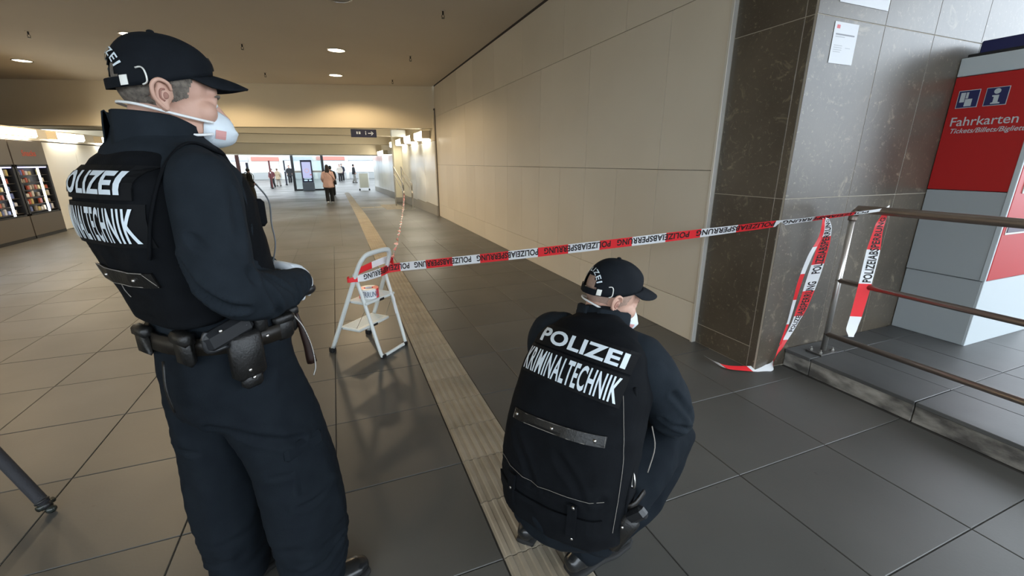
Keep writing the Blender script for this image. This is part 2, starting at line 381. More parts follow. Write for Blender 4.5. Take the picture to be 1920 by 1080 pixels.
# ------------------------------------------------------------------ stone pillar and the wall behind the ticket machine
PX, PY = 2.79, 2.03
mb = MB(); mb.box(PX + 0.002, 7.2, PY + 0.002, 2.63, -0.05, 3.9); pillar = struct(mb.build('wall_pillar', M_PGROUT))
def slab(x0, x1, y0, y1, z0, z1, g=0.0022):
    mb = MB(); dx, dy, dz = (x1 - x0) / 2, (y1 - y0) / 2, (z1 - z0) / 2
    mb.box(-dx + (g if dx > .02 else 0), dx - (g if dx > .02 else 0), -dy + (g if dy > .02 else 0), dy - (g if dy > .02 else 0), -dz + g, dz - g, bev=0.0012)
    mb.build('stone_slab', M_STONE, pillar, loc=((x0 + x1) / 2, (y0 + y1) / 2, (z0 + z1) / 2))
PZ = [0.17, 1.275, 2.37, 3.9]
slab(PX, PX + 0.014, PY + 0.075, 2.625, 0.0, 0.17); slab(PX, PX + 0.014, PY + 0.014, PY + 0.075, 0.0, 1.275)
for a, b in zip(PZ[:-1], PZ[1:]):
    slab(PX, PX + 0.014, PY + 0.075, 2.625, a, b)
    if a > 1: slab(PX, PX + 0.014, PY + 0.014, PY + 0.075, a, b)
FX = [PX, 3.45, 4.01, 4.62, 5.23, 5.84, 6.5, 7.2]
for i in range(len(FX) - 1):
    for a, b in zip([0.0] + PZ[1:-1], PZ[1:]): slab(FX[i], FX[i + 1], PY, PY + 0.014, a, b)
# ------------------------------------------------------------------ raised platform with worn kerb
PLZ = 0.135; KX = 3.09
mb = MB(); mb.box(KX + 0.02, 8.0, -3.0, PY, -0.05, PLZ - 0.012); plat = struct(mb.build('platform', M_GROUT))
ky = [PY, 1.83, 1.2, 0.57, -0.06, -0.69, -1.32, -1.95, -2.6]
for a, b in zip(ky[:-1], ky[1:]):
    mb = MB(); mb.box(KX, KX + 0.03, b + .003, a - .003, 0.0, PLZ - 0.022, bev=0.003); mb.build('kerb_stone', M_KERB, plat)
    mb = MB(); mb.box(KX - 0.006, KX + 0.38, b + .003, a - .003, PLZ - 0.025, PLZ, bev=0.003); mb.build('edge_slab', M_PLAT, plat)
for i in range(7):
    for a, b in zip(ky[:-1], ky[1:]):
        x0 = KX + 0.38 + 0.62 * i
        if b > 0.0 - 0.35 * i: tile(x0, x0 + 0.62, b, a, PLZ, 'platform_tile', M_PLAT, plat)
# ------------------------------------------------------------------ ceiling, bulkhead, beams
BKL = Vector((-9.0, 16.05, 0)); BKR = Vector((2.78, YB, 0)); bd = (BKL - BKR).normalized(); bn = Vector((-bd.y, bd.x, 0)); bn = bn if bn.y > 0 else -bn
mb = MB(); mb.poly([(-9.5, -3.6, 3.52), (2.74, -3.6, 3.52), (2.74, 12.9, 3.52), (-9.5, 16.4, 3.52)], (0, 0, 0.25)); struct(mb.build('ceiling', M_CEIL))
def skewbeam(name, y_off, z0, z1, th, m):
    a = BKR + Vector((0.3, 0, 0)) + bn * y_off - bd * 0.2; b = BKL + bn * y_off + bd * 0.4
    mb = MB(); mb.poly([(a.x, a.y, z0), (b.x, b.y, z0), (b.x + bn.x * th, b.y + bn.y * th, z0), (a.x + bn.x * th, a.y + bn.y * th, z0)], (0, 0, z1 - z0)); return struct(mb.build(name, m))
skewbeam('wall_bulkhead', 0.0, 2.44, 3.60, 0.35, M_BULK)
def xbeam(name, Y, z0, th, m=None):
    mb = MB(); mb.box(-9.4, 3.0, Y, Y + th, z0, 3.1); return struct(mb.build(name, m or M_BULK))
def z_at(y, Y, x=500): return on_y(x, y, Y).z
xbeam('ceiling_beam', 17.5, z_at(250, 17.5), 0.5); xbeam('ceiling_beam', 22.0, z_at(268, 22.0), 0.5); xbeam('ceiling_beam', 27.5, z_at(289, 27.5), 4.0)
mb = MB(); mb.poly([(-9.4, 16.4, 2.95), (3.0, 12.75, 2.95), (3.0, 31, 2.95), (-9.4, 31, 2.95)], (0, 0, 0.2)); struct(mb.build('ceiling_lower', M_BULK))
# continuing right wall past the bulkhead: glossy white panels over a grey plinth
mb = MB(); mb.box(2.735, 3.0, YB - 0.02, 33.5, -0.7, 2.95); wfr = struct(mb.build('wall_passage_right', M_JOINT))
yy = YB
while yy < 33:
    zb = floor_z(yy + 1) ; mb = MB(); mb.box(2.70, 2.74, yy + .01, yy + 1.64, zb + 0.30, 2.1, bev=.003); mb.build('wall_panel', M_WHITETILE, wfr)
    mb = MB(); mb.box(2.69, 2.74, yy, yy + 1.65, zb - 0.12, zb + 0.29); mb.build('plinth', mat('grey_plinth', (0.33, 0.31, 0.27), 0.5), wfr); yy += 1.65
mb = MB(); mb.box(2.70, 2.74, YB, 33, 2.11, 2.9); mb.build('frieze', M_BULK, wfr)
# left side: low kiosk block that holds the vending machines
KXL = -6.02
mb = MB(); mb.box(-9.4, KXL - 0.02, 7.0, 27.0, -0.3, 2.22); kw = struct(mb.build('wall_left', M_JOINT))
yv = [7.0, 8.05, 9.2, 10.35]
for a, b in ((12.97, 14.55), (14.56, 16.1), (16.11, 17.7), (17.71, 19.3), (19.31, 20.9), (20.91, 22.5), (22.51, 24.1), (24.11, 25.7), (25.71, 27.0)):
    mb = MB(); mb.box(KXL - 0.02, KXL + 0.02, a, b, 0.0 if a < 13 else floor_z(b) , 1.95, bev=.004); mb.build('wall_panel', M_WHITETILE, kw)
mb = MB(); mb.box(KXL - 0.02, KXL + 0.05, 7.0, 27.0, 1.97, 2.22); mb.build('fascia', M_WHITETILE, kw)
mb = MB(); mb.box(KXL - 0.02, KXL + 0.02, 7.0, 12.96, -0.05, 1.96); mb.build('wall_panel', M_WHITETILE, kw)
# far hall: side walls and glazed end, open to the sky beyond the glass line
FZ = floor_z(40)
mb = MB(); mb.box(-16, -5.9, 27.0, 27.3, -0.6, 2.9); struct(mb.build('wall_far_left', M_WHITETILE))
mb = MB(); mb.box(-16.3, -16, 27.3, 62, -0.6, 3.2); mb.box(-16, 10, 62, 62.3, -0.6, 6.5); mb.box(8.8, 9.1, 33.5, 62, -0.6, 4.5); mb.box(2.735, 9, 33.2, 33.5, -0.7, 3.0); struct(mb.build('wall_far', M_WHITETILE))

mb = MB(); mb.box(2.74, 7.5, -2.8, 2.7, 3.9, 4.1); struct(mb.build('ceiling_sky_blocker', M_CEIL))  # unseen roof added over the platform to hold back the high sky
mb = MB(); mb.box(-40, 40, -34, -7, -0.12, -0.02); mb.box(8.0, 40, -7, 26, -0.12, -0.02); struct(mb.build('ground', mat('asphalt', (0.22, 0.22, 0.22), 0.9)))
mb = MB(); mb.box(-40, 40, -31, -30, 0, 5.5); struct(mb.build('wall_street', mat('street_facade', (0.22, 0.21, 0.2), 0.9)))
mb = MB(); mb.box(-9.8, -9.5, -3.6, 16.4, -0.1, 3.7); struct(mb.build('wall_back_left', M_BULK))
mb = MB()
for a, b in ((33.2, 38.0), (42.0, 46.0), (51.0, 54.0)): mb.box(-16.3, 9.1, a, b, 4.4, 4.6)
struct(mb.build('ceiling_far_blocker', M_CEIL))  # unseen roof strips added to dim the sky light in the far hall
# ------------------------------------------------------------------ downlights and ceiling fittings
def disc(mb, c, r, z0, z1, n=28): return mb.cyl((c[0], c[1], z0), (c[0], c[1], z1), r, n)
def spot(name, loc, watts, ang, parent, col=WARM, rad=0.08, rot=(0, 0, 0), blend=0.7):
    l = bpy.data.lights.new(name, 'SPOT'); l.energy = watts; l.spot_size = ang; l.spot_blend = blend; l.color = col; l.shadow_soft_size = rad
    o = bpy.data.objects.new(name, l); C.objects.link(o); o.location = loc; o.rotation_euler = rot; o.parent = parent; return o
DL = [(0.27, 12.0, 'round lit ceiling downlight nearest the cream bulkhead, above the pink coat'), (0.27, 9.45, 'round lit ceiling downlight one row before the bulkhead, middle of the corridor'), (0.28, 6.62, 'unlit round ceiling downlight cut by the top edge of the photo'),
      (-2.85, 9.6, 'round lit ceiling downlight just touching the crown of the black cap'), (-5.7, 12.75, 'round lit ceiling downlight above the vending machines at the far left'),
      (-2.7, 12.6, None), (-5.8, 9.7, None), (-2.85, 6.6, None), (-5.8, 6.6, None)]
for x, y, lab in DL:
    t = thing('downlight', lab or 'round ceiling downlight above the corridor, outside the view', 'light', (x, y, 3.52), group='round ceiling downlights')
    mb = MB(); mb.tube([(0.155 * math.cos(a), 0.155 * math.sin(a), -0.004) for a in [2 * PI * k / 28 for k in range(28)]], 0.012, 8, closed=True); mb.build('rim', M_STEEL, t)
    mb = MB(); disc(mb, (0, 0), 0.145, -0.004, 0.002); mb.build('lens', M_LAMP if not (lab or '').startswith('unlit') else mat('unlit_lens', (.25, .23, .2), .3), t)
    if (lab or '').startswith('unlit'): continue
    spot('bulb', (0, 0, -0.02), DOWNLIGHT_W * (1.0 if y > 5 else 0.8), math.radians(154), t, rad=0.13, blend=0.35)
for x, y, lab in ((1.62, 6.6, 'largest dark sprinkler head on the ceiling, near the top edge right of the middle downlights'), (1.62, 9.4, 'dark sprinkler head right of the second downlight in the middle row'), (1.6, 12.1, 'tiny sprinkler head right of the downlight nearest the bulkhead'), (-1.28, 9.6, 'dark sprinkler head right of the cap crown, left of the middle downlights'), (-1.26, 12.3, 'tiny sprinkler head above the peak of the black cap'), (-4.3, 10.0, 'dark sprinkler head at the upper left between two downlights')):
    t = thing('sprinkler', lab, 'sprinkler', (x, y, 3.52), group='ceiling sprinkler heads')
    mb = MB(); mb.cyl((0, 0, 0), (0, 0, -0.05), 0.012, 8); mb.cyl((0, 0, -0.09), (0, 0, -0.095), 0.022, 12); mb.tube([(0.012, 0, -0.05), (0.02, 0, -0.07), (0.006, 0, -0.09)], 0.004, 6); mb.tube([(-0.012, 0, -0.05), (-0.02, 0, -0.07), (-0.006, 0, -0.09)], 0.004, 6); mb.build('head', M_BLACK, t)
    mb = MB(); mb.cyl((0, 0, 0.001), (0, 0, -0.006), 0.04, 16); mb.build('rosette', M_CEIL, t)
def lightbox(x0, x1, y0, y1, z0, z1, lab, grp, face='x-', watts=0):
    t = thing('light_box', lab, 'light', ((x0 + x1) / 2, (y0 + y1) / 2, (z0 + z1) / 2), group=grp)
    dx, dy, dz = (x1 - x0) / 2, (y1 - y0) / 2, (z1 - z0) / 2
    mb = MB(); mb.box(-dx, dx, -dy, dy, -dz, dz, bev=.004); mb.build('housing', M_BULK, t)
    s = -1 if face == 'x-' else 1
    mb = MB(); mb.box(s * dx, s * (dx + 0.006), -dy + .03, dy - .03, -dz + .02, dz - .02); mb.build('diffuser', M_STRIP, t)
    mb = MB(); mb.box(-dx + .02, dx - .02, -dy + .03, dy - .03, -dz - 0.006, -dz); mb.build('diffuser', M_STRIP, t)
for k, (a, b) in enumerate(((13.1, 14.45), (15.2, 16.6), (17.5, 18.9), (19.8, 21.0))):
    lightbox(2.45, 2.69, a, b, 2.18, 2.40, ['glowing box light next to the wall corner, first of the row', 'second glowing box light from the beige wall corner', 'third glowing box light from the beige wall corner', 'farthest glowing box light of the row, beside the white sign box'][k], 'box lights along the right passage wall')
for k, (a, b) in enumerate(((24.2, 25.0), (25.4, 26.2), (26.6, 27.3))):
    lightbox(2.45, 2.69, a, b, 1.92, 2.14, ['nearest small glowing box light behind the cream column', 'middle small glowing box light behind the cream column', 'farthest small glowing box light behind the cream column'][k], 'box lights behind the cream column')
lightbox(KXL + 0.05, KXL + 0.22, 11.3, 12.75, 2.02, 2.19, 'bright box light over the vending machines', 'box lights over the left wall', 'x+')
lightbox(KXL + 0.05, KXL + 0.22, 13.45, 14.7, 2.02, 2.19, 'bright box light over the white panel beside the vending machines', 'box lights over the left wall', 'x+')
lightbox(KXL + 0.05, KXL + 0.22, 15.6, 17.0, 2.02, 2.19, 'bright box light hidden behind the standing officer', 'box lights over the left wall', 'x+')
def area(name, loc, sx, sy, watts, col, parent=None, rot=(0, 0, 0)):
    l = bpy.data.lights.new(name, 'AREA'); l.shape = 'RECTANGLE'; l.size = sx; l.size_y = sy; l.energy = watts; l.color = col
    o = bpy.data.objects.new(name, l); C.objects.link(o); o.location = loc; o.rotation_euler = rot; o.parent = parent; return o
# ceiling strip luminaires between the beams of the passage
for k, y in enumerate((15.3, 20.0, 25.0)):
    t = thing('strip_light', ['long flush ceiling luminaire just behind the cream bulkhead', 'long flush ceiling luminaire between the first and second beams', 'long flush ceiling luminaire before the deep last beam'][k], 'light', (-1.5, y, 2.935), group='strip lights between the beams')
    mb = MB(); mb.box(-3, 3, -.1, .1, -0.03, 0.014, bev=.004); mb.build('housing', M_BULK, t)
    mb = MB(); mb.box(-2.95, 2.95, -.08, .08, -0.036, -0.03); mb.build('diffuser', M_STRIP, t)
# ------------------------------------------------------------------ vending machines
M_VSTEEL = mat('vending_steel', (0.20, 0.17, 0.14), 0.35, 0.7); M_VGLASSB = mat('vending_interior', (0.02, 0.02, 0.025), 0.5); M_RED = mat('red_print', (0.62, 0.10, 0.06), 0.5)
def vending(y0, y1, lab, word, seed):
    rnd = random.Random(seed); t = thing('vending_machine', lab, 'vending machine', (KXL + 0.02, (y0 + y1) / 2, 0), group='snack vending machines')
    hw = (y1 - y0) / 2; D = 0.14
    mb = MB(); mb.box(0, D, -hw + .006, hw - .006, 0.0, 0.06); mb.build('plinth', M_BLACK, t)
    mb = MB(); mb.box(0, D, -hw + .006, hw - .006, 0.06, 0.47, bev=.004); mb.build('lower_panel', M_VSTEEL, t)
    mb = MB(); mb.box(0, D, -hw + .006, hw - .006, 1.47, 1.95, bev=.004); hd = mb.build('header', M_VSTEEL, t)
    sign_text(hd, 'lettering', word, frameM((D + .002, 0, 1.70), (0, 1, 0), (0, 0, 1)), 0.46, 0.12, M_RED, 0.02)
    mb = MB(); mb.box(0, 0.03, -hw + .01, hw - .01, 0.47, 1.47); mb.build('back_panel', M_VGLASSB, t)
    mb = MB()
    for s in (-1, 1): mb.box(0, D, s * (hw - .035) - .03, s * (hw - .035) + .03, 0.47, 1.47)
    mb.box(0, D, -hw + .01, hw - .01, 1.43, 1.47); mb.box(0, D, -hw + .01, hw - .01, 0.47, 0.50); mb.build('window_frame', M_BLACK, t)
    mb = MB(); mb.cyl((D - .02, 0.18, 0.5), (D - .02, 0.18, 1.43), 0.018, 10); mb.build('light_tube', M_TUBE, t)
    mb = MB(); mb.cyl((D - .02, -hw + .08, 1.42), (D - .02, hw - .08, 1.42), 0.012, 8); mb.build('light_tube', emat('violet_tube', (0.55, 0.55, 1.0), 2.5), t)
    for r in range(6):
        z = 0.53 + 0.145 * r
        mb = MB(); mb.box(0.03, D - 0.03, -hw + .07, hw - .07, z, z + .006); sh = mb.build('shelf', M_VSTEEL, t)
        y = -hw + .11
        while y < hw - .15:
            w_ = rnd.uniform(.05, .09); h_ = rnd.uniform(.07, .12)
            if not (0.12 < y + w_ / 2 < 0.24) and rnd.random() < .8:
                mb = MB(); mb.box(0.05, D - .05, y, y + w_, z + .006, z + .006 + h_, bev=.008)
                c = rnd.choice([(.75, .72, .66), (.7, .7, .74), (.5, .12, .08), (.15, .2, .45), (.6, .5, .2), (.3, .25, .2)])
                mb.build('snack_pack', mat('pack_%d%d' % (int(c[0] * 100), int(c[2] * 100)), c, .4), sh)
            y += w_ + .02
    l = area('tube_glow', (D + .02, 0.18, 0.97), 0.05, 0.9, 2.2, (0.85, 0.93, 1), t, (0, PI / 2, 0)); l.rotation_euler = (0, -PI / 2, 0)
vending(11.82, 12.94, 'vending machine nearest the white wall panel, single tall light tube', 'Snacks', 3)
vending(10.68, 11.80, 'vending machine at the left edge of the photo with bright tube and packs', 'Snacks', 5)
vending(9.54, 10.66, 'vending machine cut off by the left edge, only its light tube showing', 'Snacks', 8)
# ------------------------------------------------------------------ passage furniture
t = thing('direction_sign', 'dark blue hanging direction sign with white arrow', 'sign', on_y(682, 250, 16.5))
mb = MB(); mb.box(-0.42, 0.42, -0.05, 0.05, -0.13, 0.13, bev=.006); mb.build('panel', mat('navy_sign', (0.012, 0.013, 0.045), 0.4), t)
M_WPRINT = mat('white_print', (0.85, 0.87, 0.9), 0.5); Ms = frameM((0, -0.052, 0), (1, 0, 0), (0, 0, 1))
mb = MB(); 
for q in ([(0.14, -0.014), (0.27, -0.014), (0.27, 0.014), (0.14, 0.014)], [(0.26, 0.06), (0.225, 0.06), (0.29, 0), (0.225, -0.06), (0.26, -0.06), (0.325, 0)]): mb.poly([Ms @ Vector((a, b, 0)) for a, b in q])
mb.build('arrow', M_WPRINT, t)
mb = MB(); mb.poly([Ms @ Vector(p) for p in ((0.05, -.05, 0), (0.075, -.05, 0), (0.075, 0.03, 0), (0.05, 0.03, 0))]); mb.poly([Ms @ Vector(p) for p in ((0.05, .045, 0), (0.075, .045, 0), (0.075, 0.07, 0), (0.05, 0.07, 0))]); mb.build('pictogram', M_WPRINT, t)
mb = MB(); mb.box(-.24, -.2, -.053, -.051, -.03, .05); mb.box(-.17, -.11, -.053, -.051, -.03, .02); mb.box(-.17, -.11, -.053, -.051, .03, .05); mb.build('pictogram', M_WPRINT, t)
mb = MB(); mb.cyl((-.3, 0, .13), (-.3, 0, .9), .012, 8); mb.cyl((.3, 0, .13), (.3, 0, .9), .012, 8); mb.build('hanger', M_STEEL, t)
p = on_y(746, 250, 16.0); t = thing('sign_box', 'pale grey box sign hung under the bulkhead beside the column', 'sign', p)
mb = MB(); mb.box(-.24, .24, -.12, .12, -.11, .11, bev=.01); mb.build('case', mat('pale_grey_box', (0.62, 0.65, 0.64), 0.5), t); mb = MB(); mb.cyl((0, 0, .11), (0, 0, .8), .03, 8); mb.build('hanger', M_STEEL, t)
p = on_floor(752, 372); 
t = thing('column', 'square cream column at the right side of the passage', 'column', (2.56, 19.4, floor_z(19.4)))
M_CREAM = mat('cream_paint', (0.82, 0.76, 0.58), 0.5)
mb = MB(); mb.box(-.20, .20, -.22, .22, 0.05, 2.9, bev=.015); mb.build('shaft', M_CREAM, t); mb = MB(); mb.box(-.22, .22, -.24, .24, 0, 0.22, bev=.01); mb.build('base', mat('grey_plinth', (0.33, 0.31, 0.27), 0.5), t)
# stair handrail in the passage
t = thing('handrail', 'curved steel stair handrail beside the white panel wall', 'railing', (0, 0, 0))
def rail_pts(L): return [Vector(p) for p in L]
for dx in (0, 0.28):
    mb = MB(); zb = floor_z(15.2)
    mb.cyl((2.12 + dx, 15.2, zb), (2.12 + dx, 15.2, zb + 0.78), 0.022, 10); mb.cyl((2.12 + dx, 15.2, zb), (2.12 + dx, 15.2, zb + .012), .07, 16); mb.build('post', M_STEEL, t)
    for hh in (0.92, 0.66):
        mb = MB(); mb.tube(rail_pts([(2.12 + dx, 15.2, zb + hh - .28), (2.12 + dx, 15.15, zb + hh - .05), (2.12 + dx, 15.5, zb + hh), (2.10 + dx, 16.3, zb + hh + .22), (2.08 + dx, 17.2, zb + hh + .48)]), 0.021, 8, sub=5); mb.build('rail', M_STEEL, t)
    mb = MB(); mb.cyl((2.08 + dx, 17.2, floor_z(17.2)), (2.08 + dx, 17.2, zb + 1.42), 0.022, 10); mb.build('post', M_STEEL, t)
# information totem with lit screen, glass wall and dark frames
G = on_floor(580, 358)
t = thing('info_totem', 'tall dark information totem with a lit pale blue screen', 'info totem', G)
def pxw(x, y): return on_y(x, y, G.y)
a, b = pxw(566, 300), pxw(595, 358); W = b.x - a.x; Hh = a.z - G.z
mb = MB(); mb.box(-W / 2, W / 2, 0, 0.3, 0.55, Hh, bev=.03); mb.build('case', mat('navy_case', (0.01, 0.013, 0.03), 0.3), t)
mb = MB(); mb.box(-W / 2 - .02, W / 2 + .02, -0.03, 0.33, 0, 0.62, bev=.03); mb.build('foot', mat('slate_case', (0.06, 0.07, 0.08), 0.4), t)
mb = MB(); mb.box(-W * .38, W * .38, -0.012, 0.004, 0.92, Hh - 0.14, bev=.004); sc = mb.build('screen', M_SCR('screen_glow', (0.62, 0.66, 1.0), 0.75), t)
mb = MB(); mb.box(-W * .30, W * .30, -0.016, 0.004, 0.86, 0.90); mb.box(-W * .32, -W * .02, -0.016, 0.004, 0.72, 0.80); mb.box(W * .10, W * .34, -0.016, 0.004, 0.72, 0.80); mb.build('screen_button', M_SCR('button_glow', (0.6, 0.85, 1.0), 1.0), t)
mb = MB(); mb.tube([(0.13 * math.cos(a), -0.016, Hh - .75 + 0.13 * math.sin(a)) for a in [2 * PI * k / 20 for k in range(20)]], 0.018, 6, closed=True); mb.build('screen_ring', M_SCR('ring_glow', (0.75, 0.45, 0.5), 0.8), t)
mb = MB(); mb.box(.18, .30, -0.016, 0, 1.12, 1.2); mb.build('screen_mark', M_SCR('mark_glow', (0.6, 0.2, 0.25), 0.7), t)
M_GLASS = mat('pane_glass', (0.75, 0.85, 0.85), 0.05, trans=0.92); GY = G.y + 0.6
def glazed(px0, px1, lab):
    p0, p1 = on_y(px0, 330, GY), on_y(px1, 330, GY); t = thing('glass_screen', lab, 'glass screen', ((p0.x + p1.x) / 2, GY, floor_z(GY))); hw = abs(p1.x - p0.x) / 2
    for s in (-1, 1):
        mb = MB(); mb.box(s * hw - .09, s * hw + .09, -.06, .06, 0, 3.0, bev=.01); mb.build('post', M_DKFRAME, t)
    mb = MB(); mb.box(-hw, hw, -.05, .05, 0, .12); mb.build('rail', M_DKFRAME, t); mb = MB(); mb.box(-hw, hw, -.05, .05, 1.32, 1.45); mb.build('rail', M_STEEL, t)
    for z0, z1 in ((.13, 1.31), (1.46, 2.95)):
        mb = MB(); mb.box(-hw + .09, hw - .09, -.01, .01, z0, z1); mb.build('pane', M_GLASS, t)
glazed(551, 607, 'dark framed glass screen standing behind the lit totem')
p0 = on_floor(455, 354)
t = thing('door_post', 'slim dark door post left of the passage opening', 'post', (on_y(450, 330, GY - 4).x, GY - 4, floor_z(GY - 4))); mb = MB(); mb.box(-.1, .1, -.1, .1, .03, 3, bev=.01); mb.build('shaft', mat('dark_red_brown', (0.06, 0.02, 0.02), .4), t); mb = MB(); mb.box(-.14, .14, -.14, .14, 0, .05, bev=.01); mb.build('foot', M_DKFRAME, t)
def pylon(px0, px1, ytop, ybot, Y, lab, col, digits=None):
    a, b = on_y(px0, ytop, Y), on_y(px1, ybot, Y); t = thing('sign_pylon', lab, 'sign', ((a.x + b.x) / 2, Y, floor_z(Y))); hw = (b.x - a.x) / 2; hh = max(1.6, a.z - floor_z(Y))
    mb = MB(); mb.box(-hw, hw, -.08, .08, .06, hh, bev=.01); mb.build('panel', mat('pylon_%d' % int(col[0] * 1000), col, .4), t); mb = MB(); mb.box(-hw - .03, hw + .03, -.12, .12, 0, .1, bev=.01); mb.build('foot', M_DKFRAME, t)
    mb = MB(); mb.box(-hw * .6, hw * .6, -.086, -.08, hh * .55, hh * .6); mb.build('print', M_WPRINT, t)
    if digits: sign_text(t, 'lettering', digits, frameM((0, -.086, hh * .8), (1, 0, 0), (0, 0, 1)), hw * .7, hw * 1.0, M_WPRINT, .02)
pylon(460, 470, 305, 340, 33.0, 'narrow dark sign pylon behind the man with the backpack', (0.012, 0.013, 0.03))
pylon(502, 511, 301, 340, 40.0, 'dark red and black sign pylon beside the beige coat', (0.10, 0.012, 0.015))
pylon(530, 537, 301, 330, 46.0, 'dark blue sign pylon left of the far walker in black', (0.012, 0.014, 0.035))
# trolley board
p = on_floor(684, 357); t = thing('notice_board', 'white wheeled notice board standing by the passage wall', 'board', p); hw = (on_y(693, 340, p.y).x - on_y(675, 340, p.y).x) / 2; hh = on_y(684, 324, p.y).z - p.z
mb = MB(); mb.box(-hw + .04, hw - .04, -.02, .02, .2, hh - .05, bev=.006); mb.build('board', mat('board_face', (0.50, 0.48, 0.38), .5), t)
mb = MB(); mb.tube([(-hw, 0, .08), (-hw, 0, hh), (hw, 0, hh), (hw, 0, .08)], .03, 8); mb.build('frame', mat('white_frame', (0.8, 0.8, 0.76), .4), t)
for s in (-1, 1):
    mb = MB(); mb.cyl((s * hw - .05, 0, .07), (s * hw + .05, 0, .07), .07, 16); mb.build('wheel', M_BLACK, t)
# far hall dressing: a shop front, gate and barrier of the hall end
for k, (x0, x1, z1, col) in enumerate(((-13, -9.5, 2.2, (.75, .77, .8)), (-9.2, -6.2, 2.2, (.7, .68, .62)), (-5.8, -2.4, 2.3, (.78, .8, .84)), (-2.0, 1.4, 2.3, (.6, .7, .74)), (1.8, 5.0, 2.3, (.75, .78, .82)))):
    t = thing('shop_front', ['pale shop front at the far left of the hall', 'cream shop front beyond the beige coat', 'bright shop front beyond the totem', 'glass shop front straight behind the pink coat', 'pale shop front beyond the wheeled board'][k], 'shop front', ((x0 + x1) / 2, 61.8, FZ), group='shop fronts at the hall end')
    hw = (x1 - x0) / 2
    mb = MB(); mb.box(-hw, hw, -.1, .1, 0, .8, bev=.02); mb.build('counter', mat('grey_counter', (.35, .36, .36), .4), t)
    mb = MB(); mb.box(-hw + .1, hw - .1, -.04, .04, .85, z1); mb.build('window', mat('shop_pane%d' % k, col, .1), t)
    mb = MB(); mb.box(-hw, hw, -.12, .1, z1, z1 + .5, bev=.02); mb.build('fascia', mat('shop_fascia%d' % (k % 2), ((.45, .46, .5), (.55, .2, .16))[k % 2], .4), t)
# ------------------------------------------------------------------ ticket machine
TX, TY0, TY1 = 4.41, 1.545, PY - 0.003
t = thing('ticket_machine', 'red and grey ticket machine reading Fahrkarten, beside the stone wall', 'ticket machine', (TX, TY0, PLZ))
M_TGREY = mat('machine_grey', (0.34, 0.37, 0.38), 0.42); M_TRED = mat('machine_red', (0.42, 0.009, 0.009), 0.4); M_TWHITE = mat('machine_white', (0.50, 0.55, 0.57), 0.4); M_NAVY = mat('machine_navy', (0.014, 0.018, 0.09), 0.4)
W = 0.95; D = TY1 - TY0
def WTP(p):
    r = p.x * math.cos(YAW) - p.y * math.sin(YAW); f = p.x * math.sin(YAW) + p.y * math.cos(YAW); z = p.z - H; d = f * math.cos(PITCH) - z * math.sin(PITCH)
    return 960 + FPX * r / d, 540 - FPX * (f * math.sin(PITCH) + z * math.cos(PITCH)) / d
def tm(name, x0, x1, y0, y1, z0, z1, m, b=.004): mb = MB(); mb.box(x0, x1, y0, y1, z0 - PLZ, z1 - PLZ, bev=b); return mb.build(name, m, t)
tm('plinth', 0.006, W, 0.004, D, PLZ, 0.652, M_TGREY); tm('lower_side_panel', 0, W, 0.0, D, 0.657, 1.305, M_TGREY)
red = tm('side_panel', 0, W, 0.0, D, 1.309, 2.12, M_TRED); tm('top_panel', 0, W, 0.0, D, 2.124, 2.25, M_TWHITE)
tm('crown', 0.07, W, 0.02, D - 0.06, 2.25, 2.36, M_NAVY, .008); tm('crown_base', 0.03, W, 0.0, D - 0.02, 2.25, 2.275, M_BLACK, .002)
tm('corner_trim', -0.004, 0.014, -0.012, 0.02, 0.657, 2.25, M_TWHITE, .003)
fr = tm('front_panel', 0.016, W, -0.014, 0.0, 0.66, 2.10, M_TRED); tm('front_plinth', 0.008, W, -0.006, 0.006, PLZ, 0.655, M_TWHITE, .002)
mb = MB(); mb.box(0.10, 0.62, -0.02, -0.013, 1.30 - PLZ, 1.62 - PLZ, bev=.006); mb.build('screen', mat('screen_pale', (0.5, 0.55, 0.5), 0.15), fr)
mb = MB(); mb.box(0.06, 0.5, -0.022, -0.013, 1.02 - PLZ, 1.10 - PLZ, bev=.004); mb.build('coin_slot_panel', mat('slot_dark', (0.08, 0.06, 0.09), 0.3), fr)
mb = MB(); mb.box(0.05, 0.51, -0.018, -0.013, 1.005 - PLZ, 1.115 - PLZ, bev=.002); mb.build('slot_frame', M_STEEL, fr)
def sideM(y, z): return frameM((-0.0015, y - TY0, z - PLZ), (0, -1, 0), (0, 0, 1))
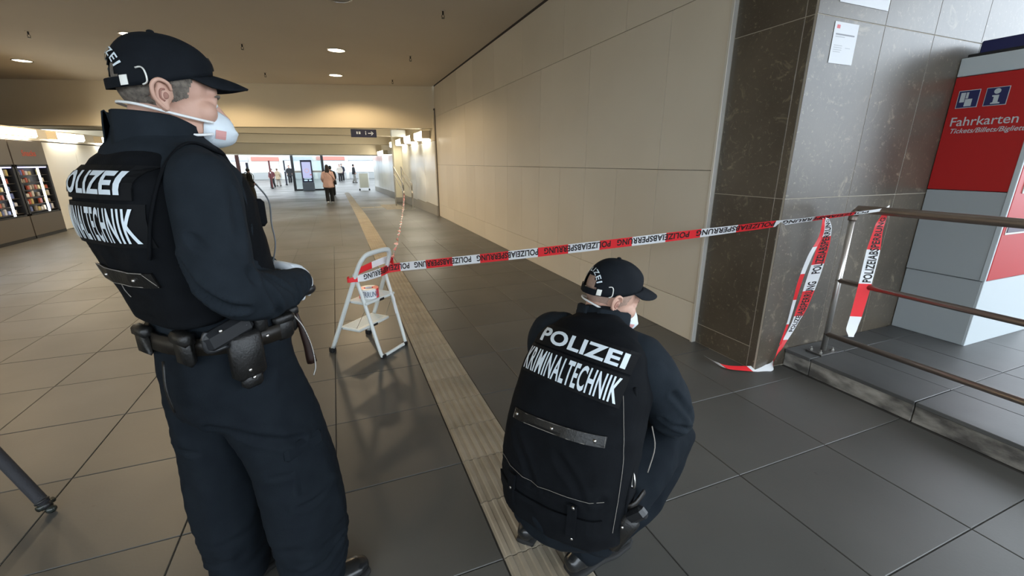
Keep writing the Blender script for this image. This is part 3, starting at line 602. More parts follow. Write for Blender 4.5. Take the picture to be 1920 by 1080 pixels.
def icon(yc, zc, kind):
    mb = MB(); M = sideM(yc, zc); mb.poly([M @ Vector(p) for p in ((-.061, -.061, 0), (.061, -.061, 0), (.061, .061, 0), (-.061, .061, 0))], (-.0008, 0, 0)); b = mb.build('icon', M_TWHITE, red)
    mb = MB(); M = sideM(yc, zc); M.translation.x -= .0012; mb.poly([M @ Vector(p) for p in ((-.057, -.057, 0), (.057, -.057, 0), (.057, .057, 0), (-.057, .057, 0))], (-.0008, 0, 0)); mb.build('icon_field', M_NAVY, b)
    M = sideM(yc, zc); M.translation.x -= .0026; mb = MB()
    if kind == 'i':
        mb.poly([M @ Vector((.018 * math.cos(a), .034 + .018 * math.sin(a), 0)) for a in [2 * PI * k / 20 for k in range(20)]])
        mb.poly([M @ Vector(p) for p in ((-.022, -.05, 0), (.026, -.05, 0), (.026, -.042, 0), (.014, -.038, 0), (.014, .008, 0), (-.022, .008, 0), (-.022, .0, 0), (-.012, -.003, 0), (-.012, -.038, 0), (-.022, -.042, 0))])
        mb.build('letter_i', M_TWHITE, b)
    else:
        mb.poly([M @ Vector(p) for p in ((-.045, -.02, 0), (-.018, -.02, 0), (-.018, .046, 0), (-.045, .046, 0))]); mb.poly([M @ Vector(p) for p in ((-.014, .004, 0), (.0, .004, 0), (.0, .046, 0), (-.014, .046, 0))])
        mb.poly([M @ Vector(p) for p in ((-.014, -.05, 0), (.026, -.05, 0), (.026, .0, 0), (-.014, .0, 0))]); mb.build('ticket_symbol', M_TWHITE, b)
icon(1.925, 1.962, 't'); icon(1.772, 1.962, 'i')
sign_text(red, 'lettering', 'Fahrkarten', sideM(1.806, 1.806), 0.365, 0.062, M_TWHITE, 0.006)
sign_text(red, 'lettering', 'Tickets/Billets/Biglietti', sideM(1.772, 1.735), 0.41, 0.045, M_TWHITE, 0.01, 0.25)
# ------------------------------------------------------------------ steel railing on the platform edge
RX, RYP = 3.30, 1.885
t = thing('railing', 'bronze steel railing with three rails on the platform edge', 'railing', (RX, RYP, PLZ))
def rp(L): return [Vector((p[0] - RX, p[1] - RYP, p[2] - PLZ)) for p in L]
mb = MB(); mb.tube(rp([(RX, RYP, PLZ), (RX, RYP, 1.14)]), 0.019, 14); mb.build('post', mat('bright_post_steel', (0.72, 0.70, 0.66), 0.3, 0.9), t, True)

mb = MB(); mb.tube(rp([(RX, RYP + .0, 1.125), (RX, RYP - .005, 1.165), (RX, RYP - .03, 1.195), (RX, RYP - .075, 1.205), (RX, 1.2, 1.205), (RX, -1.6, 1.205)]), 0.0265, 16, sub=4); mb.build('handrail', M_BROWNSTEEL, t, True)
for z in (0.695, 0.278):
    mb = MB(); mb.tube(rp([(RX, RYP + 0.01, z), (RX, -1.6, z)]), 0.019, 14); mb.build('rail', M_BROWNSTEEL, t, True)
mb = MB(); mb.tube(rp([(RX, -1.5, PLZ), (RX, -1.5, 1.2)]), 0.019, 14); mb.build('post', M_STEEL, t, True)
mb = MB(); mb.box(-.11, .07, -.06, .06, 0, .012, bev=.002); bp_ = mb.build('base_plate', mat('dark_plate', (0.09, 0.085, 0.08), 0.5, 0.5), t)
for dx, dy in ((-.085, .035), (.05, -.035), (-.085, -.035), (.05, .035)):
    mb = MB(); mb.cyl((dx, dy, .012), (dx, dy, .026), .011, 6); mb.cyl((dx, dy, .026), (dx, dy, .04), .006, 8); mb.build('bolt', M_STEEL, bp_)
# ------------------------------------------------------------------ notices on the stone wall
M_PAPER = mat('notice_paper', (0.78, 0.80, 0.83), 0.6); M_INK = mat('grey_ink', (0.33, 0.34, 0.37), 0.7)
def notice(x0, x1, z0, z1, lab, rows):
    t = thing('notice', lab, 'notice', ((x0 + x1) / 2, PY - 0.001, z0)); hw = (x1 - x0) / 2
    mb = MB(); mb.box(-hw, hw, -.002, 0, 0, z1 - z0); mb.build('sheet', M_PAPER, t)
    for (a, b, c, d, m) in rows:
        mb = MB(); mb.poly([(-hw + a, -.0028, c), (-hw + b, -.0028, c), (-hw + b, -.0028, d), (-hw + a, -.0028, d)]); mb.build('print', m, t)
inkl = mat('pale_ink', (0.55, 0.57, 0.6), .7)
notice(2.96, 3.186, 2.115, 2.347, 'white paper notice with small red mark on the stone pillar', [(.02, .05, .195, .215, mat('red_ink', (.75, .2, .22), .6)), (.02, .2, .160, .168, M_INK), (.02, .11, .148, .153, inkl), (.02, .1, .10, .104, inkl), (.02, .1, .088, .092, inkl), (.02, .1, .076, .08, inkl), (.02, .09, .064, .068, inkl), (.13, .18, .09, .094, inkl)])
notice(2.965, 3.44, 2.452, 2.80, 'larger pale notice at the top edge of the photo', [(.03, .2, .3, .31, inkl), (.03, .3, .25, .257, inkl)])
# ------------------------------------------------------------------ step ladder
ld, lw = Vector((.705, -.709, 0)), Vector((.709, .705, 0)); LC = Vector((-.018, 3.735, 0))
t = thing('step_ladder', 'small white folding step ladder with hoop handle', 'ladder', LC, math.atan2(lw.y, lw.x))
# local axes: x = width, y = -depth (towards the step side is +y)
def L(wx, o, z): return Vector((wx, -o, z))
M_WHITE = mat('white_enamel', (0.74, 0.78, 0.76), 0.35)
mb = MB(); mb.tube([L(-.215, 0.008, .03), L(-.205, .14, .31), L(-.19, .28, .62), L(-.178, .335, .745), L(-.155, .362, .805), L(-.10, .374, .836), L(.10, .374, .836), L(.155, .362, .805), L(.178, .335, .745), L(.19, .28, .62), L(.205, .14, .31), L(.215, .008, .03)], 0.021, 12, sub=4, flat=0.72); mb.build('front_frame', M_WHITE, t, True)
mb = MB(); mb.tube([L(-.165, .29, .645), L(-.16, .37, .36), L(-.155, .455, .045), L(-.135, .465, .018), L(-.10, .466, .015), L(.10, .466, .015), L(.135, .465, .018), L(.155, .455, .045), L(.16, .37, .36), L(.165, .29, .645)], 0.0145, 10, sub=4); mb.build('rear_frame', M_WHITE, t, True)
for s in (-1, 1):
    mb = MB(); mb.box(s * .215 - .022, s * .215 + .022, -.026, .018, 0, .045, bev=.005); mb.build('rubber_foot', M_BLACK, t)
    mb = MB(); mb.box(s * .14 - .02, s * .14 + .02, -.485, -.447, 0, .03, bev=.005); mb.build('rubber_foot', M_BLACK, t)
for z, o0, o1, hw in ((.45, .19, .375, .172), (.215, .085, .285, .185)):
    mb = MB(); mb.box(-hw, hw, -o1, -o0, z - .012, z + .012, bev=.006)
    for k in range(9): mb.box(-hw + .02, hw - .02, -o0 - .02 - k * .017 - .004, -o0 - .02 - k * .017 + .004, z + .011, z + .0145)
    st = mb.build('step', M_WHITE, t)
    for s in (-1, 1):
        mb = MB(); mb.cyl((s * (hw + .035), -o0 - .012, z), (s * (hw - .01), -o0 - .012, z), .009, 10); mb.build('bolt', M_BLACK, st)
    mb = MB(); mb.box(-.02, .03, -o1 - .004, -o1 + .004, z - .014, z + .004); mb.build('clip', M_BLACK, st)
for s in (-1, 1):
    mb = MB(); mb.cyl((s * .205, -.285, .64), (s * .15, -.285, .64), .011, 10); mb.build('hinge_pin', M_BLACK, t)
    mb = MB(); mb.tube([L(s * .16, .36, .43), L(s * .165, .3, .32), L(s * .175, .25, .23)], .0022, 6); mb.build('stay_wire', M_STEEL, t)
def lworld(v): return LC + lw * v.x - ld * v.y + Vector((0, 0, v.z))
# roll of tape on the top step
M_TAPE = tape_mat(); M_TINK = mat('tape_ink', (0.02, 0.016, 0.016), 0.5)
def uvset(me, fn):
    uv = me.uv_layers.new(name='UVMap')
    for lp in me.loops:
        uv.data[lp.index].uv = fn(lp.vertex_index)
rc = lworld(L(-.035, .285, .4645)); t = thing('tape_roll', 'roll of red and white barrier tape lying on the ladder step', 'tape roll', rc, 0.5)
bm = bmesh.new(); N = 40; R0, R1, hh = .036, .077, .076; V = []; us = []
rings = [(R1, 0), (R1, hh), (R0, hh), (R0, 0)]
for j, (r, z) in enumerate(rings):
    V.append([bm.verts.new((r * math.cos(2 * PI * k / N), r * math.sin(2 * PI * k / N), z)) for k in range(N)]); us += [k / N for k in range(N)]
for j in range(4):
    for k in range(N): bm.faces.new((V[j][k], V[j][(k + 1) % N], V[(j + 1) % 4][(k + 1) % N], V[(j + 1) % 4][k]))
bmesh.ops.recalc_face_normals(bm, faces=bm.faces[:]); me = bpy.data.meshes.new('roll'); bm.to_mesh(me); bm.free(); uvset(me, lambda i: ((us[i] * 2 + .42) % 2.0, 0)); obj('wound_tape', me, M_TAPE, t)
mb = MB(); mb.tube([(R0 * math.cos(2 * PI * k / 24), R0 * math.sin(2 * PI * k / 24), hh / 2) for k in range(24)], .002, 6, closed=True); mb.cyl((0, 0, .001), (0, 0, .004), R0 - .002, 24); mb.build('core', mat('card_core', (.05, .04, .04), .8), t)
def rollp(x, y): a = math.radians(-118) + x / R1; return Vector(((R1 + .001) * math.cos(a), (R1 + .001) * math.sin(a), hh / 2 + y))
obj('print', warp(glyph_bm(glyphs('PERRUNG', 1, .02), .012, fit=(.15, .045)), rollp, 'print'), mat('tape_ink_pale', (.16, .2, .28), .5), t)
# ------------------------------------------------------------------ barrier tapes
TOCAM = EYE
def ribbon(name, ctrl, sub, label, phase=0.0, sec=0.25, text=True, tphase=0.0, flip=True, tper=0.60, tlen=0.55, side=1, tspan=None, curl=0.0):
    """ctrl: (centre, width direction, width). one strip of printed film following the path"""
    pts = [Vector(c[0]) for c in ctrl]; P, Wd = spline(pts, [Vector(c[1]).normalized() * c[2] for c in ctrl], sub)
    S = [0.0]
    for a, b in zip(P[:-1], P[1:]): S.append(S[-1] + (b - a).length)
    o0 = P[0].copy(); nw = 4
    t = thing('barrier_tape', label, 'barrier tape', o0)
    def at(s, v):
        s = max(0, min(S[-1], s)); lo, hi = 0, len(S) - 1
        while hi - lo > 1:
            m = (lo + hi) // 2
            if S[m] <= s: lo = m
            else: hi = m
        f = (s - S[lo]) / max(1e-6, S[hi] - S[lo]); p = P[lo].lerp(P[hi], f); wd = Wd[lo].lerp(Wd[hi], f); tg = (P[hi] - P[lo]).normalized(); nn = tg.cross(wd).normalized()
        return p + wd * v + nn * curl * (v * v * 4 - 0.5) - o0, nn
    bm = bmesh.new(); rows = []; uu = []
    for i in range(len(P)):
        row = []
        for j in range(nw + 1):
            row.append(bm.verts.new(at(S[i], j / nw - .5)[0])); uu.append((S[i] / (2 * sec) + phase, j / nw))
        rows.append(row)
    for i in range(len(P) - 1):
        for j in range(nw): bm.faces.new((rows[i][j], rows[i + 1][j], rows[i + 1][j + 1], rows[i][j + 1]))
    me = bpy.data.meshes.new('film'); bm.to_mesh(me); bm.free(); uvset(me, lambda i: uu[i])
    for p in me.polygons: p.use_smooth = True
    obj('film', me, M_TAPE, t)
    if text:
        G = glyphs('POLIZEIABSPERRUNG', 1, 0.03, .8, 0, 1.05); s = tphase
        while s + tlen < S[-1]:
            if s > 0 and (tspan is None or (s > tspan[0] and s + tlen < tspan[1])):
                bm = glyph_bm(G, 0.03, fit=(tlen, 0.68)); pm, nm = at(s + tlen / 2, 0); sg = 1 if nm.dot(EYE - (pm + o0)) > 0 else -1
                def fn(x, y, s=s):
                    a, b = (-x, -y) if flip else (x, y)
                    b *= sg; p, nn = at(s + tlen / 2 + a, b + (.06 if flip else -.06) * sg); return p + nn * .0012 * sg
                obj('print', warp(bm, fn, 'print'), M_TINK, t)
            s += tper
    return t, at, S[-1]
Zv = Vector((0, 0, 1))
hl = lworld(L(-.225, .285, .652)); hr = lworld(L(.215, .325, .655)); knot = Vector((RX - .02, 1.715, 1.215))
wrapb = lworld(L(-.235, .262, .652)); 
d0 = (knot - hr)
def mid(f): return hr + d0 * f - Zv * 0.035 * 4 * f * (1 - f) * .5
nrm = Vector((d0.y, -d0.x, 0)).normalized()
tape, tat, tl = ribbon('barrier_tape', [(lworld(L(-.185, .24, .655)), Zv, .03), (lworld(L(-.232, .262, .65)), Zv, .034), (hl + ld * .012, Zv, .036), (lworld(L(-.1, .335, .652)), Zv, .062), (lworld(L(.08, .345, .655)), Zv, .07), (hr + ld * .02, Zv, .072),
    (mid(.12), Zv + nrm * .1, .074), (mid(.35), Zv + nrm * .15, .075), (mid(.6), Zv + nrm * .25, .072), (mid(.78), Zv * .9 + nrm * .6, .068), (mid(.88), Zv * .75 + nrm * .8, .05), (mid(.95), Zv * .8 + nrm * .6, .028), (knot, Zv, .018), (Vector((RX + .03, 1.70, 1.235)), Zv, .02)], 14,
    'long red and white police tape stretched from the ladder to the railing', phase=0.19, sec=.237, tphase=.20, tper=.552, tlen=.505, side=1)
# second strand round the back of the ladder hoop
t2, _, _ = ribbon('barrier_tape', [(lworld(L(-.21, .30, .672)), Zv, .045), (lworld(L(-.1, .262, .69)), Zv, .05), (lworld(L(.1, .275, .715)), Zv, .055), (lworld(L(.205, .30, .725)), Zv, .06), (lworld(L(.222, .345, .712)), Zv, .06), (lworld(L(.18, .37, .70)), Zv, .055)], 8, 'short strand of tape wound round the ladder hoop', phase=-0.28, sec=.17, text=False)
# tape tail hanging on the ladder
t3, _, _ = ribbon('barrier_tape', [(lworld(L(.12, .375, .47)), lw, .03), (lworld(L(.125, .40, .42)), lw, .02), (lworld(L(.13, .40, .34)), lw, .028), (lworld(L(.14, .395, .28)), lw, .012)], 6, 'thin torn tape end dangling below the upper ladder step', phase=.55, sec=.6, text=False)
# loop drooping from the long tape to the floor by the pillar
FL = min((abs(WTP(mid(k / 400))[0] - 1549), k / 400) for k in range(300, 400))[1]; lp = mid(FL); gA = on_z(1440, 690, .015); gB = on_z(1378, 690, .02); gC = on_z(1322, 668, .02)
def lpp(px, py, f): # point of the drooping loop, between the hanging point and the floor end
    y = lp.y + (gA.y - lp.y) * f; return on_y(px, py, y)
wv = Vector((.62, -.72, .25))
ribbon('barrier_tape', [(lp + Zv * .012, Vector((1, 0, .1)), .022), (lpp(1551, 432, .08), wv, .05), (lpp(1541, 470, .18), wv, .072), (lpp(1525, 520, .33), wv, .076), (lpp(1506, 572, .52), wv, .066), (lpp(1487, 612, .7), wv, .04), (lpp(1466, 648, .87), wv, .03), (lpp(1452, 674, .96), Vector((.5, .2, .8)), .05), (gA, Vector((.1, .8, .5)), .06), (gB, Vector((-.3, .9, .25)), .06), (on_z(1348, 683, .025), Vector((-.4, .8, .5)), .055), (gC, Vector((-.4, .8, .4)), .03)], 10,
    'police tape drooping from the long tape to the floor beside the pillar', phase=.60, sec=.2, tphase=.03, tper=.46, tlen=.40, flip=True, tspan=(0, .95))
ribbon('barrier_tape', [(lp + Zv * .01 + Vector((-.012, .012, 0)), Vector((1, 0, .1)), .02), (lpp(1540, 440, .12), wv, .022), (lpp(1519, 480, .28), wv, .028), (lpp(1501, 525, .45), wv, .026), (lpp(1488, 570, .63), wv, .02), (lpp(1477, 608, .8), wv, .015), (lpp(1463, 646, .95), wv, .014)], 10,
    'narrow folded tape strand hanging behind the drooping loop', phase=.95, sec=.2, text=False)
# short end hanging from the handrail
kp = Vector((RX + .0, 1.70, 1.185)); hp = Vector((RX - .03, 1.70, 0))
ribbon('barrier_tape', [(kp, Vector((.6, -.8, 0)), .03), ((RX - .028, 1.70, 1.10), Vector((.75, -.66, 0)), .05), ((RX - .03, 1.70, .92), Vector((.8, -.6, 0)), .078), ((RX - .032, 1.70, .70), Vector((.85, -.5, 0)), .08), ((RX - .045, 1.70, .50), Vector((.85, -.5, 0)), .075), ((RX - .06, 1.70, .40), Vector((.85, -.5, 0)), .07), ((RX - .065, 1.69, .34), Vector((.85, -.5, 0)), .035)], 8,
    'short torn tape end hanging down from the handrail', phase=0.0, sec=.235, tphase=.02, tper=.48, tlen=.44, flip=True)
# twisted tape running away to the stair handrail
a, b = lworld(L(.2, .33, .69)), Vector((2.12, 15.15, 0.45)); ctrl = []
for k in range(31):
    f = k / 30; p = a.lerp(b, f) - Zv * .16 * 4 * f * (1 - f); an = f * PI * 22
    sd = Vector((.98, -.15, 0)); ctrl.append((p, sd * math.cos(an) + Zv * math.sin(an), .05))
ribbon('barrier_tape', ctrl, 5, 'twisted tape running from the ladder back to the stair handrail', phase=.1, sec=.25, text=False)
# ------------------------------------------------------------------ camera tripod at the left edge
ft = Vector((-1.34, 2.221, 0)); qd = on_z(0, 862, .27); up = (qd - ft); ap = ft + up * (1.15 / up.z)
t = thing('tripod', 'black camera tripod, one foam sleeved leg entering at the left edge', 'tripod', (ap.x, ap.y, 0))
M_FOAM = mat('foam_sleeve', (0.022, 0.022, 0.026), 0.75, bump=.2, bscale=150)
for k in range(3):
    v = ft - Vector((ap.x, ap.y, 0)); v.rotate(Matrix.Rotation((0, 2.5, 3.8)[k], 3, 'Z')); top = Vector((0, 0, 1.15)) + v * .06; dn = (top - v).normalized()
    mb = MB(); mb.tube([v + dn * .05, v + dn * .075, top], [.022, .0235, .0235], 14); lg = mb.build('leg', M_FOAM, t, True)
    mb = MB(); mb.tube([v + dn * .028, v + dn * .055], .021, 14); mb.tube([v + dn * .062, v + dn * .072], .0265, 14); mb.build('collar', M_BLACK, lg, True)
    mb = MB(); sdv = dn.cross(Zv).normalized(); mb.cyl(v + dn * .045 - sdv * .03, v + dn * .045 + sdv * .034, .0135, 10); mb.ell(v + Vector((0, 0, .018)), (.02, .02, .018)); mb.build('rubber_foot', mat('tripod_foot', (.03, .035, .03), .25, .3), lg, True)
mb = MB(); mb.cyl((0, 0, 1.08), (0, 0, 1.22), .045, 16); mb.cyl((0, 0, .85), (0, 0, 1.32), .016, 12); mb.box(-.05, .05, -.05, .05, 1.32, 1.36, bev=.01); mb.build('head', M_BLACK, t)
# ------------------------------------------------------------------ people
M_SKIN = mat('skin', (0.56, 0.33, 0.25), 0.5, 0, (0.60, 0.37, 0.28), 14, 3, 0.05, 120); M_HAIR = mat('grey_stubble_hair', (0.10, 0.085, 0.07), 0.8, 0, (0.20, 0.17, 0.14), 90, 3, 0.5, 300)
M_JACKET = mat('navy_jacket', (0.0110, 0.0155, 0.0205), 0.85, 0, (0.0138, 0.0190, 0.0248), 20, 4, 0.12, 260, spec=0.12); M_TROUS = mat('navy_trousers', (0.0062, 0.0090, 0.0128), 0.85, 0, (0.0080, 0.0115, 0.0155), 20, 4, 0.12, 260, spec=0.12)
M_VEST = mat('black_vest', (0.0034, 0.0042, 0.0056), 0.85, 0, (0.0052, 0.0064, 0.0082), 15, 4, 0.12, 260, spec=0.12); M_CAP = mat('black_cap', (0.0050, 0.0070, 0.0100), 0.8, 0, (0.0068, 0.0092, 0.0128), 30, 3, 0.1, 300, spec=0.15)
M_PATCH = mat('patch_black', (0.0040, 0.0046, 0.0056), 0.7, spec=.15); M_HAIR2 = mat('shaved_hair', (0.33, 0.22, 0.17), 0.7, 0, (0.40, 0.27, 0.21), 90, 3, 0.3, 300); M_REFL = mat('reflective_letters', (0.66, 0.74, 0.80), 0.45); M_LEATHER = mat('black_leather', (0.0045, 0.0045, 0.0045), 0.42, 0, (0.008, 0.0075, 0.007), 20, 3, 0.15, 150)
M_BELT = mat('brown_black_belt', (0.010, 0.0075, 0.005), 0.45); M_BOOT = mat('polished_boot', (0.012, 0.013, 0.014), 0.22); M_SOLE = mat('boot_sole', (0.01, 0.01, 0.01), 0.8)
M_MASK = mat('white_mask', (0.72, 0.80, 0.86), 0.7, 0, (0.76, 0.84, 0.90), 30, 3, .1, 200); M_STRAPW = mat('white_elastic', (0.78, 0.80, 0.80), 0.7); M_GLOVE = mat('white_glove', (0.70, 0.75, 0.80), 0.45, bump=.1, bscale=90)
M_STITCH = mat('pale_stitching', (0.26, 0.24, 0.21), 0.8); M_RIVET = mat('rivet_metal', (0.55, 0.53, 0.50), 0.3, 1.0); M_GUN = mat('gun_polymer', (0.014, 0.015, 0.017), 0.35); M_MINK = mat('mask_red_print', (0.75, 0.38, 0.36), .7)
M_EYEW = mat('eye_white', (0.7, 0.68, 0.65), 0.2); M_IRIS = mat('eye_dark', (0.02, 0.02, 0.022), 0.15)
def Rz(a): return Matrix.Rotation(math.radians(a), 4, 'Z')
def Rx(a): return Matrix.Rotation(math.radians(a), 4, 'X')
def Ry(a): return Matrix.Rotation(math.radians(a), 4, 'Y')
def add_head(mb, M):
    R = M.to_3x3()
    def E(c, r, rot=None): mb.ell(M @ Vector(c), r, R @ rot if rot is not None else R)
    E((0, -.006, .036), (.076, .100, .098)); E((0, .03, -.03), (.064, .066, .088)); E((0, .05, -.082), (.046, .046, .036)); E((0, .078, .03), (.052, .022, .03)); E((0, .086, .012), (.046, .014, .010))
    for s in (-1, 1):
        E((s * .042, .062, -.025), (.026, .03, .03)); E((s * .05, .01, -.07), (.022, .05, .03)); E((s * .030, .083, .000), (.017, .012, .009))
    mb.loft([M @ Vector(p) for p in ((0, .092, .008), (0, .108, -.016), (0, .122, -.036))], [.0075, .010, .0135], side=R @ Vector((1, 0, 0)), n=10, sub=3)
    for s in (-1, 1): E((s * .013, .106, -.038), (.010, .012, .008))
    E((0, .094, -.062), (.026, .010, .006)); E((0, .092, -.071), (.023, .010, .007))
    for s in (-1, 1):
        rr = Matrix.Rotation(s * .35, 3, 'Z') @ Matrix.Rotation(-.18, 3, 'X')
        E((s * .080, -.028, -.006), (.007, .021, .034), rr); E((s * .0845, -.036, .008), (.006, .010, .020), rr); E((s * .082, -.024, -.033), (.006, .011, .011), rr)
def head_extras(P, M, hair_mat=M_HAIR):
    R = M.to_3x3()
    mb = MB(); mb.ell((0, -.006, .036), (.0785, .1025, .1005), u=180, v=120); dl = []
    for f in mb.bm.faces:
        c = f.calc_center_median()
        line = -.060 + .03 * max(0, min(1, (c.y + .075) / .04)) + .035 * max(0, min(1, (c.y + .03) / .06)) + .6 * max(0, c.y - .03)
        if c.z < line or (c.y > .022 + .35 * abs(c.z - .01) and c.z < .07): dl.append(f)
        elif abs(c.x) > .06 and -.05 < c.y < -.008 and c.z < .022: dl.append(f)
    bmesh.ops.delete(mb.bm, geom=dl, context='FACES'); bmesh.ops.transform(mb.bm, matrix=M, verts=mb.bm.verts[:]); mb.build('hair', hair_mat, P, True)
    for s in (-1, 1):
        mb = MB(); mb.ell(M @ Vector((s * .031, .0865, -.002)), (.0115, .0095, .0075), R, 14, 10); e = mb.build('eye', M_EYEW, P, True)
        mb = MB(); mb.ell(M @ Vector((s * .031, .0925, -.002)), (.0048, .004, .0048), R, 10, 8); mb.build('iris', M_IRIS, e, True)
        mb = MB(); mb.tube([M @ Vector(p) for p in ((s * .014, .099, .017), (s * .03, .098, .022), (s * .048, .086, .018))], [.003, .0042, .002], 8, sub=4); mb.build('eyebrow', hair_mat, P, True)
        mb = MB(); mb.tube([M @ Vector(p) for p in ((s * .0845, -.012, .008), (s * .089, -.02, .022), (s * .093, -.038, .026), (s * .0945, -.05, .012), (s * .092, -.047, -.012), (s * .0875, -.032, -.03), (s * .083, -.022, -.038))], [.003, .0042, .0046, .0046, .0042, .0045, .004], 8, sub=5); mb.build('ear_rim', M_SKIN, P, True)
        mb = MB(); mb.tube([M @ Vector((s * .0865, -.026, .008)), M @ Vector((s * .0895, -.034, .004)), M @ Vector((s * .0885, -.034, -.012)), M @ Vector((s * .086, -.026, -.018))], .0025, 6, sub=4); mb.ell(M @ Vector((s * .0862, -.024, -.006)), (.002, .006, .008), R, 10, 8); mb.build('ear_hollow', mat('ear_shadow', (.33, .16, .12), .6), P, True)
CAPTILT = 9
def cap(P, M, front=True):
    R = M.to_3x3(); NP, NT = 56, 16; cy = -.008
    M = M @ Rx(CAPTILT); R = M.to_3x3()
    def rimz(ph): c = math.cos(ph); return .030 + .026 * c if c > 0 else .030 + .020 * c   # ph 0 = front
    def P3(ph, t, k=1.0):
        rz = rimz(ph); top = .142; a = t * PI / 2; c = math.cos(ph)
        hr = math.cos(a) ** .82; fr = 1.0 + .05 * max(0, c) * math.sin(min(1, t * 1.6) * PI)
        x = .0865 * k * hr * math.sin(ph) * fr; y = cy + ((.111 if c > 0 else .106) * k) * hr * math.cos(ph) * fr; z = rz + (top * k - rz) * math.sin(a) ** .92
        seam = .0012 * math.exp(-(((math.degrees(ph) + 30) % 60 - 30) / 3.0) ** 2); z -= seam
        return Vector((x, y, z))
    def inarch(ph, t):
        d = abs((ph - PI + PI) % (2 * PI) - PI); u = d / .52
        return u < 1 and .0 < t < .32 * math.sqrt(max(0, 1 - u * u)) + .02
    bm = bmesh.new(); V = [[bm.verts.new(M @ P3(2 * PI * i / NP, j / NT)) for i in range(NP)] for j in range(NT)]; apex = bm.verts.new(M @ Vector((0, cy, .142)))
    for j in range(NT - 1):
        for i in range(NP):
            ph = 2 * PI * (i + .5) / NP; t = (j + .5) / NT
            if inarch(ph, t): continue
            bm.faces.new((V[j][i], V[j][(i + 1) % NP], V[j + 1][(i + 1) % NP], V[j + 1][i]))
    for i in range(NP): bm.faces.new((V[NT - 1][i], V[NT - 1][(i + 1) % NP], apex))
    bmesh.ops.delete(bm, geom=[v for v in bm.verts if not v.link_faces], context='VERTS')
    bmesh.ops.recalc_face_normals(bm, faces=bm.faces[:]); me = bpy.data.meshes.new('crown'); bm.to_mesh(me); bm.free()
    for p in me.polygons: p.use_smooth = True
    cr = obj('cap', me, M_CAP, P); so = cr.modifiers.new('thick', 'SOLIDIFY'); so.thickness = .003; so.offset = -1
    tree = bvhtree.BVHTree.FromPolygons([v.co for v in me.vertices], [tuple(p.vertices) for p in me.polygons])
    mb = MB(); mb.ell(M @ Vector((0, cy, .144)), (.008, .008, .005), R); mb.build('cap_button', M_CAP, cr, True)
    # brim
    bm = bmesh.new(); nA, nR = 24, 8; B = []
    for r in range(nR + 1):
        row = []
        for a in range(nA + 1):
            ph = math.radians(-68 + 136 * a / nA); p = P3(ph, .02, 1.005); u = (a / nA - .5) * 2; ext = .078 * math.sqrt(max(0, 1 - (abs(u)) ** 2.4)) + .002; f = r / nR
            row.append(bm.verts.new(M @ Vector((p.x * (1 - .02 * f), p.y + ext * f, p.z - .002 - (.012 * f * f + .024 * u * u * f + .012 * f) * ext / .078))))
        B.append(row)
    for r in range(nR):
        for a in range(nA): bm.faces.new((B[r][a], B[r][a + 1], B[r + 1][a + 1], B[r + 1][a]))
    bmesh.ops.recalc_face_normals(bm, faces=bm.faces[:]); me2 = bpy.data.meshes.new('brim'); bm.to_mesh(me2); bm.free()
    for p in me2.polygons: p.use_smooth = True
    br = obj('brim', me2, M_CAP, cr); so = br.modifiers.new('thick', 'SOLIDIFY'); so.thickness = .004
    # strap with buckle
    def ring(phs, t0, t1, k): return phs
    bm = bmesh.new(); rows = []
    for a in range(21):
        ph = PI - .60 + 1.20 * a / 20; rows.append([bm.verts.new(M @ P3(ph, tt, 1.012)) for tt in (.0, .045, .09)])
    for a in range(20):
        for k in range(2): bm.faces.new((rows[a][k], rows[a + 1][k], rows[a + 1][k + 1], rows[a][k + 1]))
    me3 = bpy.data.meshes.new('strap'); bm.to_mesh(me3); bm.free(); st = obj('strap', me3, M_CAP, cr); so = st.modifiers.new('thick', 'SOLIDIFY'); so.thickness = .003
    bm = bmesh.new(); rows = []
    for a in range(5):
        ph = PI - .62 - .17 * a / 4; rows.append([bm.verts.new(M @ P3(ph, tt, 1.03)) for tt in (.01, .05, .10)])
    for a in range(4):
        for k in range(2): bm.faces.new((rows[a][k], rows[a + 1][k], rows[a + 1][k + 1], rows[a][k + 1]))
    me4 = bpy.data.meshes.new('buckle'); bm.to_mesh(me4); bm.free(); bu = obj('buckle', me4, mat('pale_buckle', (.62, .62, .58), .4, .4), cr); so = bu.modifiers.new('thick', 'SOLIDIFY'); so.thickness = .002
    mb = MB(); mb.tube([M @ P3(PI - a, t, 1.025) for a, t in ((.98, .16), (1.08, .17), (1.14, .13), (1.16, .05), (1.14, .01), (1.06, .0))], .0021, 8, sub=4); mb.build('loop', mat('pale_buckle', (.62, .62, .58), .4, .4), cr, True)
    # POLIZEI over the opening
    inv = M.inverted(); bm = glyph_bm(glyphs('POLIZEI', 1, .02, 1.0, 0, 1.25), .006, fit=(.118, .0155))
    def fn(x, y):
        an = x / .062; lx = (.060 + y) * math.sin(an); lz = .012 + (.083 + y) * math.cos(an)
        o = M @ Vector((lx, -.3, lz)); d = R @ Vector((0, 1, 0)); h = tree.ray_cast(o, d)
        return (h[0] if h[0] is not None else o + d * .19) - d * .0045
    # seen from behind, the head's right side (+x) is on the viewer's right
    obj('lettering', warp(bm, fn, 'lettering'), M_REFL, cr)
    if front:
        mb = MB(); bm = grid_bm(.04, .03, 4, 4)
        def fe(x, y):
            o = M @ Vector((-x, .35, .085 + y)); d = R @ Vector((0, -1, 0)); h = tree.ray_cast(o, d); return (h[0] if h[0] is not None else o + d * .24) - d * .004
        obj('emblem', warp(bm, fe, 'emblem'), mat('emblem_grey', (.45, .47, .48), .5), cr)
    return cr
